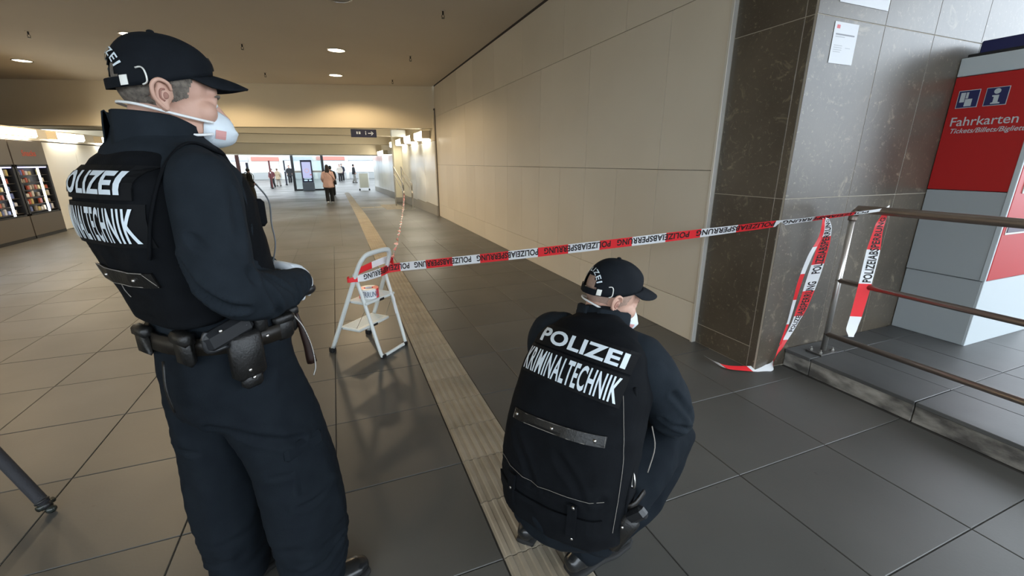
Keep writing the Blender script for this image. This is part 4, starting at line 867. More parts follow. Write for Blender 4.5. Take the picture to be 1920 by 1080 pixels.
def mask(P, M):
    R = M.to_3x3(); bm = bmesh.new(); NA, NR = 28, 9; rows = []
    c0 = Vector((0, .062, -.056))
    for r in range(NR + 1):
        row = []
        f = r / NR
        for a in range(NA):
            an = 2 * PI * a / NA; u, v = math.sin(an), math.cos(an)
            x = u * .062 * f ** .9; z = -.064 + v * (.046 if v > 0 else .052) * f ** .9 + .010 * max(0, v) ** 3 * f
            y = .143 - .006 * max(0, v) - (.066 + .022 * u * u - .020 * max(0, v) ** 2 + (-.006) * min(0, v)) * f ** 3.2
            y += .006 * math.exp(-(x / .012) ** 2) * (1 - f) + .0035 * math.exp(-((z + .062) / .006) ** 2) * (f < .9)
            row.append(bm.verts.new(M @ Vector((x, y, z))))
        rows.append(row)
    for r in range(NR):
        for a in range(NA):
            if r == 0: bm.faces.new((rows[1][a], rows[1][(a + 1) % NA], rows[0][0])) if False else bm.faces.new((rows[0][a], rows[0][(a + 1) % NA], rows[1][(a + 1) % NA], rows[1][a]))
            else: bm.faces.new((rows[r][a], rows[r][(a + 1) % NA], rows[r + 1][(a + 1) % NA], rows[r + 1][a]))
    bmesh.ops.remove_doubles(bm, verts=bm.verts[:], dist=.0002); bmesh.ops.recalc_face_normals(bm, faces=bm.faces[:])
    me = bpy.data.meshes.new('face_mask'); bm.to_mesh(me); bm.free()
    for p in me.polygons: p.use_smooth = True
    mk = obj('face_mask', me, M_MASK, P); so = mk.modifiers.new('thick', 'SOLIDIFY'); so.thickness = .003
    def loop(y0, z0, back, zb):
        pts = []
        for s in (1, -1):
            L_ = [(s * .067, .075, z0), (s * .078, .035, (z0 * .6 + zb * .4) - .004), (s * .082, -.02, (z0 * .28 + zb * .72) - .004), (s * .062, -.075, zb)]
            pts += L_ if s > 0 else L_[::-1]
            if s > 0: pts.append((0, back, zb + .002))
        m_ = MB(); m_.tube([M @ Vector(p) for p in pts], .0032, 8, sub=5, flat=.5); m_.build('mask_strap', M_STRAPW, mk, True)
    loop(.06, -.048, -.103, -.034); loop(.06, -.076, -.088, -.088)
    tree = bvhtree.BVHTree.FromPolygons([v.co for v in me.vertices], [tuple(p.vertices) for p in me.polygons])
    bm = grid_bm(.026, .022, 3, 3)
    def fp(x, y):
        o = M @ Vector((.35, .095 - x, -.075 + y)); d = R @ Vector((-1, 0, 0)); h = tree.ray_cast(o, d); return (h[0] if h[0] is not None else o + d * .29) - d * .002
    obj('mask_print', warp(bm, fp, 'mask_print'), M_MINK, mk)
    return mk
def hand(mb, w, d, n, thumb=1, curl=(35, 45, 30), infl=0.0, spread=.03):
    """palm, four unequal fingers bent at three joints and a thumb from the side of the palm. d: towards the fingers, n: palm side"""
    w = Vector(w); d = Vector(d).normalized(); n = Vector(n); n = (n - n.dot(d) * d).normalized(); s = d.cross(n)
    mb.loft([w - d * .03, w, w + d * .045, w + d * .088], [(.027 + infl, .021 + infl), (.029 + infl, .019 + infl), (.041 + infl, .0165 + infl), (.040 + infl, .013 + infl)], side=s, n=14, sub=3)
    for k, (L_, r) in enumerate(((.072, .0088), (.082, .0092), (.076, .0088), (.060, .0078))):
        off = (k - 1.5) * .0205 * -thumb; b = w + d * (.086 - abs(k - 1.2) * .005) + s * off; dr = (d + s * off * spread * 10).normalized(); pts = [b - d * .02]; a = 0.0; p = b; pts.append(b)
        for seg, c in zip((.45, .32, .25), curl):
            a += math.radians(c + k * 3); v = dr * math.cos(a) + n * math.sin(a); p = p + v * L_ * seg; pts.append(p)
        mb.loft(pts, [r + infl, r + infl, r * .97 + infl, r * .9 + infl, r * .75 + infl], side=s, n=10, sub=3, cap=3, capf=.9)
    b = w + d * .025 - s * thumb * -.034
    sd = s * thumb
    mb.loft([w + d * .01 + sd * .018, w + d * .035 + sd * .040 + n * .008, w + d * .065 + sd * .052 + n * .022, w + d * .090 + sd * .046 + n * .034], [.013 + infl, .0115 + infl, .0105 + infl, .0085 + infl], side=n, n=10, sub=3, cap=3, capf=.9)
def boot(P, ank, d, name='boot', m=None):
    ank = Vector(ank); d = Vector((d[0], d[1], 0)).normalized(); s = Vector((d.y, -d.x, 0)); g = Vector((ank.x, ank.y, 0))
    mb = MB(); mb.loft([g - d * .075 + Zv * .052, g - d * .03 + Zv * .062, g + d * .05 + Zv * .060, g + d * .12 + Zv * .048, g + d * .185 + Zv * .042, g + d * .215 + Zv * .038], [(.036, .038), (.043, .052), (.044, .05), (.050, .038), (.046, .032), (.034, .024)], side=s, n=20, sub=4, capf=.7)
    mb.loft([g + Zv * .05, g + Zv * .12, ank + Zv * .10], [(.045, .05), (.046, .052), (.05, .054)], side=s, n=18, sub=3); me = remesh(mb, name, .006, 5); bt = obj(name, me, m or M_BOOT, P)
    mb = MB(); mb.loft([g - d * .082 + Zv * .012, g - d * .03 + Zv * .012, g + d * .05 + Zv * .012, g + d * .12 + Zv * .012, g + d * .19 + Zv * .012, g + d * .225 + Zv * .014], [(.038, .012), (.043, .012), (.040, .012), (.052, .012), (.048, .012), (.034, .011)], side=s, n=20, sub=4, power=3.5); mb.build('sole', M_SOLE, bt, True)
    mb = MB()
    for k in range(4):
        c = g + d * (.045 + k * .022) + Zv * (.118 - k * .010); mb.tube([c - s * .03 - Zv * .006, c + Zv * .004, c + s * .03 - Zv * .006], .0028, 6, sub=3)
    mb.build('lace', M_BLACK, bt, True); return bt
def collar(P, c, axis, rx, ry, h, m, side=(1, 0, 0), flare=.012):
    """turned-down jacket collar around the neck"""
    axis = Vector(axis).normalized(); a = Vector(side); a = (a - a.dot(axis) * axis).normalized(); b = axis.cross(a); bm = bmesh.new(); rows = []; N = 40
    prof = [(-.002, -.02), (0, 0), (.001, .5), (.003, .9), (.008, 1.0), (.014, .95), (.018, .6), (.021, .2), (.024, -.05)]
    for k in range(N + 1):
        th = math.radians(-90 - 168 + 336 * k / N) + PI; hh = h * (1.0 - .30 * max(0, math.sin(th)) ** 1)   # lower at the front
        row = []
        for o, t in prof:
            r = 1.0; p = Vector(c) + a * (rx + o + flare * max(0, t)) * math.cos(th) + b * (ry + o + flare * max(0, t)) * math.sin(th) + axis * hh * t; row.append(bm.verts.new(p))
        rows.append(row)
    for k in range(N):
        for j in range(len(prof) - 1): bm.faces.new((rows[k][j], rows[k + 1][j], rows[k + 1][j + 1], rows[k][j + 1]))
    bmesh.ops.recalc_face_normals(bm, faces=bm.faces[:]); me = bpy.data.meshes.new('collar'); bm.to_mesh(me); bm.free()
    for p in me.polygons: p.use_smooth = True
    o = obj('collar', me, m, P); so = o.modifiers.new('thick', 'SOLIDIFY'); so.thickness = .003; return o
def band(P, name, c, axis, rx, ry, h, m, th=.006, side=(1, 0, 0), n=48, power=2.4, arc=None):
    axis = Vector(axis).normalized(); a = Vector(side); a = (a - a.dot(axis) * axis).normalized(); b = axis.cross(a); bm = bmesh.new(); rows = []; e = 2 / power
    for k in range(n):
        t = 2 * PI * k / n; cc, ss = math.cos(t), math.sin(t); q = lambda r0, r1: Vector(c) + a * r0 * math.copysign(abs(cc) ** e, cc) + b * r1 * math.copysign(abs(ss) ** e, ss)
        i, o = q(rx - th, ry - th), q(rx + th, ry + th); rows.append([bm.verts.new(x) for x in (i - axis * h / 2, o - axis * h / 2, o + axis * h / 2, i + axis * h / 2)])
    for k in range(n):
        for j in range(4): bm.faces.new((rows[k][j], rows[(k + 1) % n][j], rows[(k + 1) % n][(j + 1) % 4], rows[k][(j + 1) % 4]))
    bmesh.ops.recalc_face_normals(bm, faces=bm.faces[:]); me = bpy.data.meshes.new(name); bm.to_mesh(me); bm.free()
    for p in me.polygons: p.use_smooth = len(p.vertices) == 4
    return obj(name, me, m, P)
def tree_of(me): return bvhtree.BVHTree.FromPolygons([v.co for v in me.vertices], [tuple(p.vertices) for p in me.polygons])
def projector(tree, o, xr, yu, off, back=.35):
    xr = Vector(xr).normalized(); yu = Vector(yu).normalized(); d = -(xr.cross(yu))
    def fn(x, y, lift=off):
        s = Vector(o) + xr * x + yu * y - d * back; h = tree.ray_cast(s, d)
        return (h[0] if h[0] is not None else s + d * back) - d * lift
    return fn
def slabpatch(P, name, fn, w_, h_, th, m, nx=14, ny=6):
    bm = grid_bm(w_, h_, nx, ny); me = warp(bm, lambda x, y: fn(x, y, th), name); o = obj(name, me, m, P); so = o.modifiers.new('thick', 'SOLIDIFY'); so.thickness = th; so.offset = 0; return o
def stitchline(P, name, fn, pts, m, r=.0009, lift=.006, closed=False):
    L_ = []
    n = len(pts)
    for i in range(n if closed else n - 1):
        a, b = pts[i], pts[(i + 1) % n]
        for k in range(6): L_.append(fn(a[0] + (b[0] - a[0]) * k / 6, a[1] + (b[1] - a[1]) * k / 6, lift))
    if not closed: L_.append(fn(pts[-1][0], pts[-1][1], lift))
    mb = MB(); mb.tube(L_, r, 5, closed=closed); return mb.build(name, m, P)
def back_print(P, vest, tree, o1, o2, xr, yu, w1, h1, w2, h2, wob=0.0):
    f1 = projector(tree, o1, xr, yu, .003); f2 = projector(tree, o2, xr, yu, .003)
    p1 = slabpatch(vest, 'name_patch', f1, w1 + .035, h1 + .022, .004, M_PATCH); obj('lettering', warp(glyph_bm(glyphs('POLIZEI', 1, .034, 1.0, 0, 1.06), .012, fit=(w1, h1)), lambda x, y: f1(x, y, .0085), 'lettering'), M_REFL, p1)
    p2 = slabpatch(vest, 'name_patch', f2, w2 + .022, h2 + .018, .004, M_PATCH); obj('lettering', warp(glyph_bm(glyphs('KRIMINALTECHNIK', 1, .024, 1.0, 0, 1.12), .012, fit=(w2, h2)), lambda x, y: f2(x, y, .0085), 'lettering'), M_REFL, p2)
# ---- standing officer
t = thing('person', 'standing officer in black cap, white face mask and lettered vest', 'person', (-.36, 1.42, 0), -math.radians(50.5)); A = t
HC = Vector((.004, -.012, 1.668)); MH = Matrix.Translation(HC) @ Rz(-13) @ Rx(-7) @ Ry(2)
def armsA(mb, inf=0.0):
    mb.loft([(.12, -.055, 1.495), (.19, -.07, 1.45), (.232, -.085, 1.345), (.246, -.08, 1.235), (.225, -.02, 1.18), (.165, .10, 1.155), (.105, .195, 1.15)], [.066 + inf, .077 + inf, .075 + inf, .070 + inf, .068 + inf, .058 + inf, .045 + inf], side=(0, 1, .2), sub=5, n=22)
    mb.loft([(-.12, -.055, 1.495), (-.19, -.06, 1.45), (-.232, -.06, 1.35), (-.252, -.03, 1.22), (-.21, .06, 1.165), (-.12, .16, 1.165), (-.05, .205, 1.172)], [.066 + inf, .077 + inf, .074 + inf, .070 + inf, .066 + inf, .055 + inf, .043 + inf], side=(0, 1, .2), sub=5, n=22)
mb = MB(); add_head(mb, MH)
mb.loft([MH @ Vector((0, -.022, -.04)), (0, -.055, 1.55), (0, -.06, 1.47)], [(.058, .062), (.062, .066), (.075, .07)], n=20)
mb.loft([(0, -.045, 1.5), (0, -.04, 1.36), (0, -.01, 1.18), (0, .0, 1.0), (0, .0, .9)], [(.15, .09), (.165, .13), (.145, .12), (.145, .12), (.145, .12)])
armsA(mb, -.028)
for s, pts in ((1, [(.1, .01, .92), (.122, .066, .52), (.13, .08, .09)]), (-1, [(-.1, -.02, .9), (-.12, -.03, .5), (-.13, -.035, .09)])): mb.loft(pts, [.085, .06, .045], side=(1, 0, 0))
hand(mb, (.085, .20, 1.15), (-.75, .55, -.25), (.25, -.2, -1), 1, (30, 40, 25)); hand(mb, (-.03, .20, 1.18), (.62, .62, -.25), (.3, -.55, -.75), -1, (30, 35, 25))
body = obj('body', remesh(mb, 'body', .005, 3), M_SKIN, t); head_extras(t, MH); cap(t, MH); mask(t, MH)
# trousers
mb = MB(); mb.loft([(0, .0, .83), (0, .002, .92), (0, .006, 1.0), (0, .005, 1.09)], [(.175, .155), (.182, .165), (.178, .16), (.172, .155)], n=28, power=2.3)
mb.loft([(.088, .01, .92), (.108, .052, .72), (.124, .082, .53), (.130, .090, .36), (.132, .085, .16), (.132, .08, .075)], [(.108, .130), (.112, .130), (.110, .132), (.112, .136), (.102, .118), (.096, .108)])
mb.loft([(-.088, -.01, .9), (-.106, -.02, .70), (-.118, -.028, .5), (-.125, -.032, .34), (-.13, -.03, .16), (-.13, -.03, .08)], [(.106, .132), (.104, .122), (.1, .118), (.1, .11), (.094, .104), (.09, .1)])
me = remesh(mb, 'trousers', .009, 6); crumple(me, .008, 7, (1, 1, .55), 3.1); crumple(me, .006, 16, (.6, .6, 1.6), 8.1, keep=lambda c: 1.0 if c.z < .32 else .25)
crease(me, [([(.10, -.13, .80), (.19, -.04, .74), (.22, .05, .70)], .02, .012), ([(.05, -.13, .70), (.16, -.09, .62), (.225, .0, .6)], .018, .010), ([(.21, .13, .50), (.23, .06, .47), (.22, -.03, .48)], .015, .010), ([(-.02, -.15, .80), (.0, -.16, .74), (.02, -.12, .70)], .015, .012), ([(-.2, -.13, .72), (-.1, -.15, .68), (-.03, -.12, .66)], .015, .010), ([(.22, .15, .25), (.235, .06, .21), (.21, -.02, .22)], .014, .012), ([(.2, .16, .17), (.23, .07, .13), (.2, -.02, .14)], .014, .012), ([(-.2, -.11, .22), (-.12, -.14, .2), (-.04, -.1, .22)], .014, .012)])
tr = obj('trousers', me, M_TROUS, t)
mb = MB(); mb.box(.19, .222, .0, .12, .50, .68, bev=.016); pk = mb.build('cargo_pocket', M_TROUS, tr, True); mb = MB(); mb.box(.195, .226, -.005, .125, .645, .695, bev=.010); mb.build('pocket_flap', M_TROUS, pk)
boot(t, (.14, .02, .06), (.36, 1)); boot(t, (-.13, -.03, .06), (-.12, 1))
# jacket with sleeves
mb = MB(); mb.loft([(0, .003, 1.04), (0, -.004, 1.14), (0, -.03, 1.27), (0, -.045, 1.38), (0, -.05, 1.46), (0, -.055, 1.53), (0, -.058, 1.585)], [(.168, .148), (.175, .15), (.185, .155), (.195, .16), (.19, .15), (.145, .115), (.085, .085)], n=28, power=2.3); armsA(mb)
me = remesh(mb, 'jacket', .0085, 6); crumple(me, .006, 8, (1, 1, .6), 1.3, keep=lambda c: 1.0 if abs(c.x) > .17 else .3)
crease(me, [([(.27, -.16, 1.36), (.29, -.1, 1.30), (.31, -.05, 1.24)], .016, .010), ([(.22, -.17, 1.30), (.27, -.15, 1.22), (.30, -.08, 1.17)], .016, .012), ([(.24, -.17, 1.22), (.28, -.13, 1.16), (.27, -.05, 1.09)], .014, .012), ([(.30, -.02, 1.24), (.29, .0, 1.18), (.25, .03, 1.10)], .016, .012), ([(.26, .0, 1.26), (.25, .04, 1.20), (.22, .09, 1.14)], .014, .012), ([(.22, .12, 1.18), (.215, .12, 1.13), (.19, .10, 1.08)], .014, .010), ([(.17, .18, 1.17), (.165, .17, 1.13), (.15, .14, 1.09)], .012, .008), ([(.28, -.04, 1.45), (.29, -.06, 1.38), (.30, -.09, 1.30)], .02, .007)])
jk = obj('jacket', me, M_JACKET, t)
collar(t, (0, -.062, 1.545), (0, .10, 1), .072, .074, .075, M_JACKET, flare=.008)
# lettered vest
mb = MB(); mb.loft([(0, .0, 1.135), (0, -.012, 1.20), (0, -.032, 1.29), (0, -.046, 1.38), (0, -.05, 1.455), (0, -.05, 1.52), (0, -.055, 1.57)], [(.178, .165), (.182, .168), (.186, .174), (.190, .180), (.186, .168), (.145, .13), (.088, .09)], n=40, power=(2.1, 3.6), sub=6, capf=.1)
me = remesh(mb, 'vest', .008, 4); crumple(me, .004, 9, (1, 1, .8), 5.2, keep=lambda c: .25 if (c.y < -.1 and c.z > 1.3) else 1.0); vs = obj('vest', me, M_VEST, t); tree = tree_of(me)
back_print(t, vs, tree, (.0, -.2, 1.468), (.0, -.2, 1.375), (1, 0, 0), (0, .06, 1), .272, .052, .315, .078)
fs = projector(tree, (.01, -.2, 1.245), (1, 0, .0), (0, -.1, 1), .003); sp_ = slabpatch(vs, 'drag_strap', fs, .26, .038, .005, M_LEATHER); stitchline(sp_, 'stitching', fs, [(-.13, .019), (.11, .019), (.13, -.017), (-.12, -.019)], M_STITCH, .0011, .007, True); stitchline(sp_, 'loose_thread', fs, [(.0, -.02), (-.004, -.035), (.003, -.055)], M_STITCH, .0009, .007)
for x in (-.06, .075):
    p = fs(x, .0, .008); mb = MB(); mb.ell(p, (.005, .004, .005), None, 10, 8); mb.build('rivet', M_RIVET, sp_, True)
band(vs, 'hem_band', (0, .0, 1.142), (0, .05, 1), .187, .168, .03, M_VEST, .004)
for s in (-1, 1):   # shoulder straps and armhole piping
    mb = MB(); mb.tube([(s * .155, -.19, 1.30), (s * .175, -.175, 1.40), (s * .172, -.13, 1.50), (s * .15, -.06, 1.555), (s * .14, .02, 1.53)], .006, 8, sub=5, flat=.6); mb.build('armhole_piping', M_VEST, vs, True)
# belt, holster, pouches, chain
bt = band(t, 'belt', (0, .004, 1.045), (0, .08, 1), .186, .168, .046, M_BELT, .004)
mb = MB(); mb.box(-.03, .03, .166, .182, 1.035, 1.085, bev=.004); mb.build('buckle', M_GUN, bt)
mb = MB(); mb.box(.185, .228, -.092, -.008, .955, 1.085, bev=.012); hs = mb.build('holster', M_LEATHER, t, True)
mb = MB(); mb.box(.19, .222, -.075, -.02, .925, .97, bev=.01); mb.build('muzzle_pouch', M_LEATHER, hs, True)
mb = MB(); mb.box(.188, .222, -.02, .015, 1.07, 1.135, bev=.008); mb.build('hood', M_LEATHER, hs, True)
mb = MB(); mb.box(-.016, .016, -.062, .062, -.027, .027, bev=.012); me = mb.mesh('grip'); 
for v in me.vertices: v.co = Rx(14).to_3x3() @ v.co + Vector((.208, -.085, 1.098))
obj('pistol_grip', me, M_GUN, hs)
mb = MB(); mb.tube([(.21, -.135, 1.115), (.21, -.142, 1.10), (.21, -.138, 1.065), (.208, -.09, 1.062)], .006, 8, sub=4); mb.ell((.213, -.045, 1.105), (.012, .006, .006)); mb.build('pistol_frame', M_GUN, hs, True)
for p in ((.230, -.06, .985), (.229, -.052, .96), (.229, .0, 1.06), (.227, -.11, 1.112)):
    mb = MB(); mb.ell(p, (.003, .005, .005), None, 10, 8); mb.build('rivet', M_RIVET, hs, True)
for (c, s_) in (((.12, -.150, 1.055), (.032, .014, .045)), ((-.04, -.17, 1.055), (.03, .012, .04)), ((.165, .085, 1.045), (.018, .03, .038)), ((.10, .15, 1.04), (.03, .016, .04))):
    mb = MB(); mb.box(c[0] - s_[0], c[0] + s_[0], c[1] - s_[1], c[1] + s_[1], c[2] - s_[2], c[2] + s_[2], bev=.012); po = mb.build('pouch', M_LEATHER, t, True)
    mb = MB(); mb.box(c[0] - s_[0] - .003, c[0] + s_[0] + .003, c[1] - s_[1] - .003, c[1] + s_[1] + .003, c[2] + s_[2] * .3, c[2] + s_[2] + .004, bev=.008); mb.build('pouch_flap', M_LEATHER, po, True)
mb = MB(); mb.tube([(.06, -.178, 1.02), (.07, -.19, .95), (.072, -.185, .88)], .006, 6, sub=4, flat=.4); mb.build('dangling_strap', M_LEATHER, bt, True)
mb = MB(); cp = [(.15, .135, 1.06), (.165, .15, 1.02), (.17, .165, .95), (.165, .172, .88), (.16, .165, .85)]
Pc, _ = spline([Vector(p) for p in cp], [0.0] * 5, 14)
for p in Pc: mb.ell(p, (.0028, .0028, .0028), None, 6, 5)
mb.build('key_chain', M_RIVET, bt, True)
mb = MB(); mb.tube([(.13, .155, 1.06), (.13, .175, .96), (.13, .185, .88)], [.006, .012, .016], 8, sub=4); mb.build('baton_strap', mat('red_brown_strap', (.022, .009, .006), .5), bt, True)
# radio cord on the chest, watch, gloves
mb = MB(); mb.tube([(.03, .155, 1.45), (.06, .168, 1.40), (.05, .172, 1.33), (.06, .168, 1.27), (.04, .16, 1.2)], .0025, 6, sub=6); mb.build('radio_cord', mat('grey_cord', (.12, .13, .14), .6), vs, True)
mb = MB(); mb.box(.02, .09, .105, .142, 1.33, 1.41, bev=.01); mb.build('chest_pocket', M_VEST, vs, True)
for w_, d_, n_, th in (((.085, .20, 1.15), (-.75, .55, -.25), (.25, -.2, -1), 1), ((-.03, .20, 1.18), (.62, .62, -.25), (.3, -.55, -.75), -1)):
    mb = MB(); hand(mb, w_, d_, n_, th, (30, 40, 25) if th > 0 else (30, 35, 25), .003); g = obj('glove', remesh(mb, 'glove', .0038, 3), M_GLOVE, t)
dv = Vector((-.75, .55, -.25)).normalized(); band(t, 'watch_strap', Vector((.085, .20, 1.15)) + dv * .012, dv, .036, .030, .022, M_BLACK, .003, side=(0, .3, 1), n=24, power=2)
mb = MB(); mb.ell((.062, .245, 1.105), (.028, .035, .022)); mb.build('evidence_pouch', M_BLACK, t, True)

# ---- crouching officer
t = thing('person', 'crouching officer in black cap seen from behind, vest lettering across the back', 'person', (.78, 1.193, 0), -math.radians(60)); B = t
HC = Vector((.012, .112, 1.042)); MH = Matrix.Translation(HC) @ Rz(-33) @ Rx(-20) @ Ry(3)
def armsB(mb, inf=0.0):
    mb.loft([(.12, .01, .91), (.19, .02, .87), (.242, .06, .77), (.262, .13, .65), (.225, .26, .585), (.15, .38, .55), (.09, .44, .55)], [.07 + inf, .088 + inf, .082 + inf, .078 + inf, .066 + inf, .054 + inf, .043 + inf], side=(0, 1, .2), sub=5, n=22)
    mb.loft([(-.11, .01, .915), (-.18, .025, .875), (-.235, .08, .77), (-.25, .17, .65), (-.2, .3, .58), (-.11, .40, .55), (-.05, .45, .545)], [.07 + inf, .084 + inf, .078 + inf, .072 + inf, .064 + inf, .052 + inf, .042 + inf], side=(0, 1, .2), sub=5, n=22)
RL = [(.10, -.17, .30), (.18, .06, .43), (.235, .28, .50), (.19, .14, .26), (.075, -.05, .12), (.07, -.055, .09)]
LL = [(-.10, -.17, .30), (-.17, .08, .42), (-.215, .30, .49), (-.2, .15, .26), (-.195, -.05, .12), (-.195, -.055, .09)]
mb = MB(); add_head(mb, MH)
mb.loft([MH @ Vector((0, -.022, -.04)), (.005, .05, .965), (.005, .03, .9)], [(.058, .062), (.062, .066), (.075, .07)], n=20)
mb.loft([(.01, .0, .91), (.02, -.06, .78), (.02, -.12, .62), (.01, -.15, .45), (.0, -.15, .32)], [(.15, .08), (.165, .12), (.15, .11), (.15, .11), (.15, .12)])
armsB(mb, -.028)
for L_ in (RL, LL): mb.loft(L_[:3], [.085, .075, .06]); mb.loft(L_[2:], [.06, .055, .048, .045])
hand(mb, (.075, .455, .548), (-.5, .75, -.3), (-.2, -.2, -1), 1, (30, 35, 25)); hand(mb, (-.04, .465, .543), (.4, .8, -.3), (.2, -.2, -1), -1, (30, 35, 25))
obj('body', remesh(mb, 'body', .005, 3), M_SKIN, t); head_extras(t, MH, M_HAIR2); cap(t, MH); mask(t, MH)
mb = MB(); mb.loft([(.0, -.10, .32), (.0, -.18, .33), (.0, -.17, .47)], [(.18, .12), (.19, .14), (.18, .13)], n=26)
for L_ in (RL, LL): mb.loft(L_[:3], [(.125, .12), (.12, .11), (.088, .085)]); mb.loft(L_[2:], [.088, .086, .078, .076])
me = remesh(mb, 'trousers', .009, 6); crumple(me, .008, 9, (1, 1, 1), 2.4); tr = obj('trousers', me, M_TROUS, t)
boot(t, (.068, -.07, .05), (.35, 1)); boot(t, (-.195, -.065, .05), (-.25, 1))
mb = MB(); mb.loft([(.01, -.15, .40), (.02, -.12, .62), (.02, -.06, .78), (.015, -.01, .88), (.012, .03, .94), (.01, .05, .985)], [(.2, .135), (.205, .14), (.2, .135), (.19, .12), (.14, .09), (.085, .075)], n=28, power=2.3); armsB(mb)
me = remesh(mb, 'jacket', .0085, 6); crumple(me, .006, 9, (1, 1, .7), 6.3, keep=lambda c: 1.0 if abs(c.x) > .17 else .3)
crease(me, [([(.30, .0, .80), (.34, .06, .72), (.35, .12, .66)], .016, .010), ([(.27, .02, .70), (.33, .08, .64), (.35, .16, .60)], .016, .012), ([(.25, .06, .64), (.31, .12, .58), (.31, .2, .54)], .014, .012), ([(.33, .18, .68), (.34, .2, .62), (.30, .24, .55)], .015, .011), ([(.28, -.04, .90), (.33, .0, .82), (.35, .06, .74)], .02, .006)])
obj('jacket', me, M_JACKET, t); collar(t, (.008, .055, .942), (0, .30, 1), .074, .076, .072, M_JACKET, flare=.008)
# vest: long back with hem belt
mb = MB(); mb.loft([(.012, -.155, .335), (.012, -.16, .45), (.018, -.14, .62), (.022, -.082, .78), (.02, -.028, .875), (.016, .018, .94), (.012, .045, .975)], [(.238, .165), (.236, .168), (.235, .168), (.228, .158), (.208, .138), (.155, .10), (.092, .08)], n=36, power=2.5, sub=6, capf=.1)
me = remesh(mb, 'vest', .008, 4); crumple(me, .006, 7, (1, 1, 1), 9.2, keep=lambda c: .2 if (c.z > .70 and c.y < -.05) else 1.0)
crease(me, [([(-.18, -.28, .52), (0, -.32, .50), (.2, -.27, .53)], .02, .007), ([(.05, -.32, .66), (.12, -.3, .58), (.16, -.28, .50)], .022, .008), ([(-.12, -.3, .64), (-.06, -.32, .58), (-.02, -.32, .52)], .022, .007), ([(.16, -.2, .80), (.2, -.18, .72), (.21, -.2, .62)], .016, .006)])
vs = obj('vest', me, M_VEST, t); tree = tree_of(me); yu = (0.03, .46, .89)
back_print(t, vs, tree, (.033, -.125, .937), (.022, -.178, .862), (1, 0, -.05), yu, .312, .050, .345, .080)
fs = projector(tree, (.03, -.28, .715), (1, 0, .06), (0, .25, .97), .003); sp_ = slabpatch(vs, 'drag_strap', fs, .325, .034, .005, M_LEATHER, 20, 3)
stitchline(sp_, 'stitching', fs, [(-.16, .014), (.16, .016), (.162, -.016), (-.16, -.016)], M_STITCH, .0010, .007, True)
for x in (-.145, .0, .135):
    p = fs(x, .0, .008); mb = MB(); mb.ell(p, (.006, .005, .006), None, 12, 8); mb.build('rivet', M_RIVET, sp_, True)
f2 = projector(tree, (.01, -.3, .43), (1, 0, .03), (0, .0, 1), .003); hb = slabpatch(vs, 'hem_belt', f2, .40, .05, .006, M_VEST, 22, 3); stitchline(hb, 'stitching', f2, [(-.19, .022), (.19, .022)], M_STITCH, .0007, .006); stitchline(hb, 'stitching', f2, [(-.19, -.022), (.19, -.022)], M_STITCH, .0007, .006)
f3 = projector(tree, (.01, -.3, .52), (1, 0, .03), (0, .05, 1), .003); stitchline(vs, 'yoke_seam', f3, [(-.2, .0), (0, -.004), (.2, .0)], M_STITCH, .0007, .003)
for x in (-.10, .13):
    slabpatch(vs, 'belt_loop', projector(tree, (x, -.3, .445), (1, 0, .03), (0, 0, 1), .003), .028, .12, .010, M_VEST, 2, 8)
for x, z in ((.135, .50), (.135, .385), (-.10, .455)):
    p = projector(tree, (x, -.3, z), (1, 0, 0), (0, 0, 1), .003)(0, 0, .012); mb = MB(); mb.ell(p, (.0062, .005, .0062), None, 12, 8); mb.build('press_stud', M_RIVET, vs, True)
mb = MB(); mb.tube([(.225, -.14, .88 - .02), (.238, -.13, .74), (.248, -.16, .62), (.25, -.19, .50), (.25, -.19, .40)], .0055, 8, sub=5); mb.build('side_piping', M_VEST, vs, True)
stitchline(vs, 'stitching', projector(tree, (.21, -.2, .66), (.6, .8, 0), (0, .1, 1), .003), [(0, .2), (.0, .1), (.004, 0), (.0, -.12), (0, -.26)], M_STITCH, .0008, .004)
mb = MB(); mb.tube([(.262, -.06, .70), (.275, -.05, .62), (.27, -.08, .54)], .002, 6, sub=5); mb.build('side_cord', M_STITCH, vs, True)
mb = MB(); mb.tube([(.25, -.16, .58), (.262, -.17, .565), (.262, -.17, .54), (.25, -.16, .53)], .003, 6, sub=4, closed=True); mb.build('ring', M_RIVET, vs, True)
# belt and holster on the right hip
mb = MB(); mb.box(-.032, .032, -.024, .024, -.085, .085, bev=.014); me = mb.mesh('holster')
for v in me.vertices: v.co = Ry(24).to_3x3() @ v.co + Vector((.235, -.185, .365))
hs = obj('holster', me, M_LEATHER, t)
for p in me.polygons: p.use_smooth = True
mb = MB(); mb.box(-.02, .02, -.016, .016, -.03, .05, bev=.01); me = mb.mesh('grip')
for v in me.vertices: v.co = Ry(40).to_3x3() @ v.co + Vector((.275, -.185, .45))
obj('pistol_grip', me, M_GUN, hs); mb = MB(); mb.ell((.25, -.212, .41), (.006, .004, .006), None, 10, 8); mb.build('rivet', M_RIVET, hs, True)
mb = MB(); mb.tube([(.20, -.2, .45), (.255, -.16, .455), (.265, -.08, .46)], .012, 8, sub=4, flat=.5); mb.build('belt', M_BELT, t, True)
for w_, d_, n_, th in (((.075, .455, .548), (-.5, .75, -.3), (-.2, -.2, -1), 1), ((-.04, .465, .543), (.4, .8, -.3), (.2, -.2, -1), -1)):
    mb = MB(); hand(mb, w_, d_, n_, th, (30, 35, 25), .003); obj('glove', remesh(mb, 'glove', .0038, 3), M_GLOVE, t)
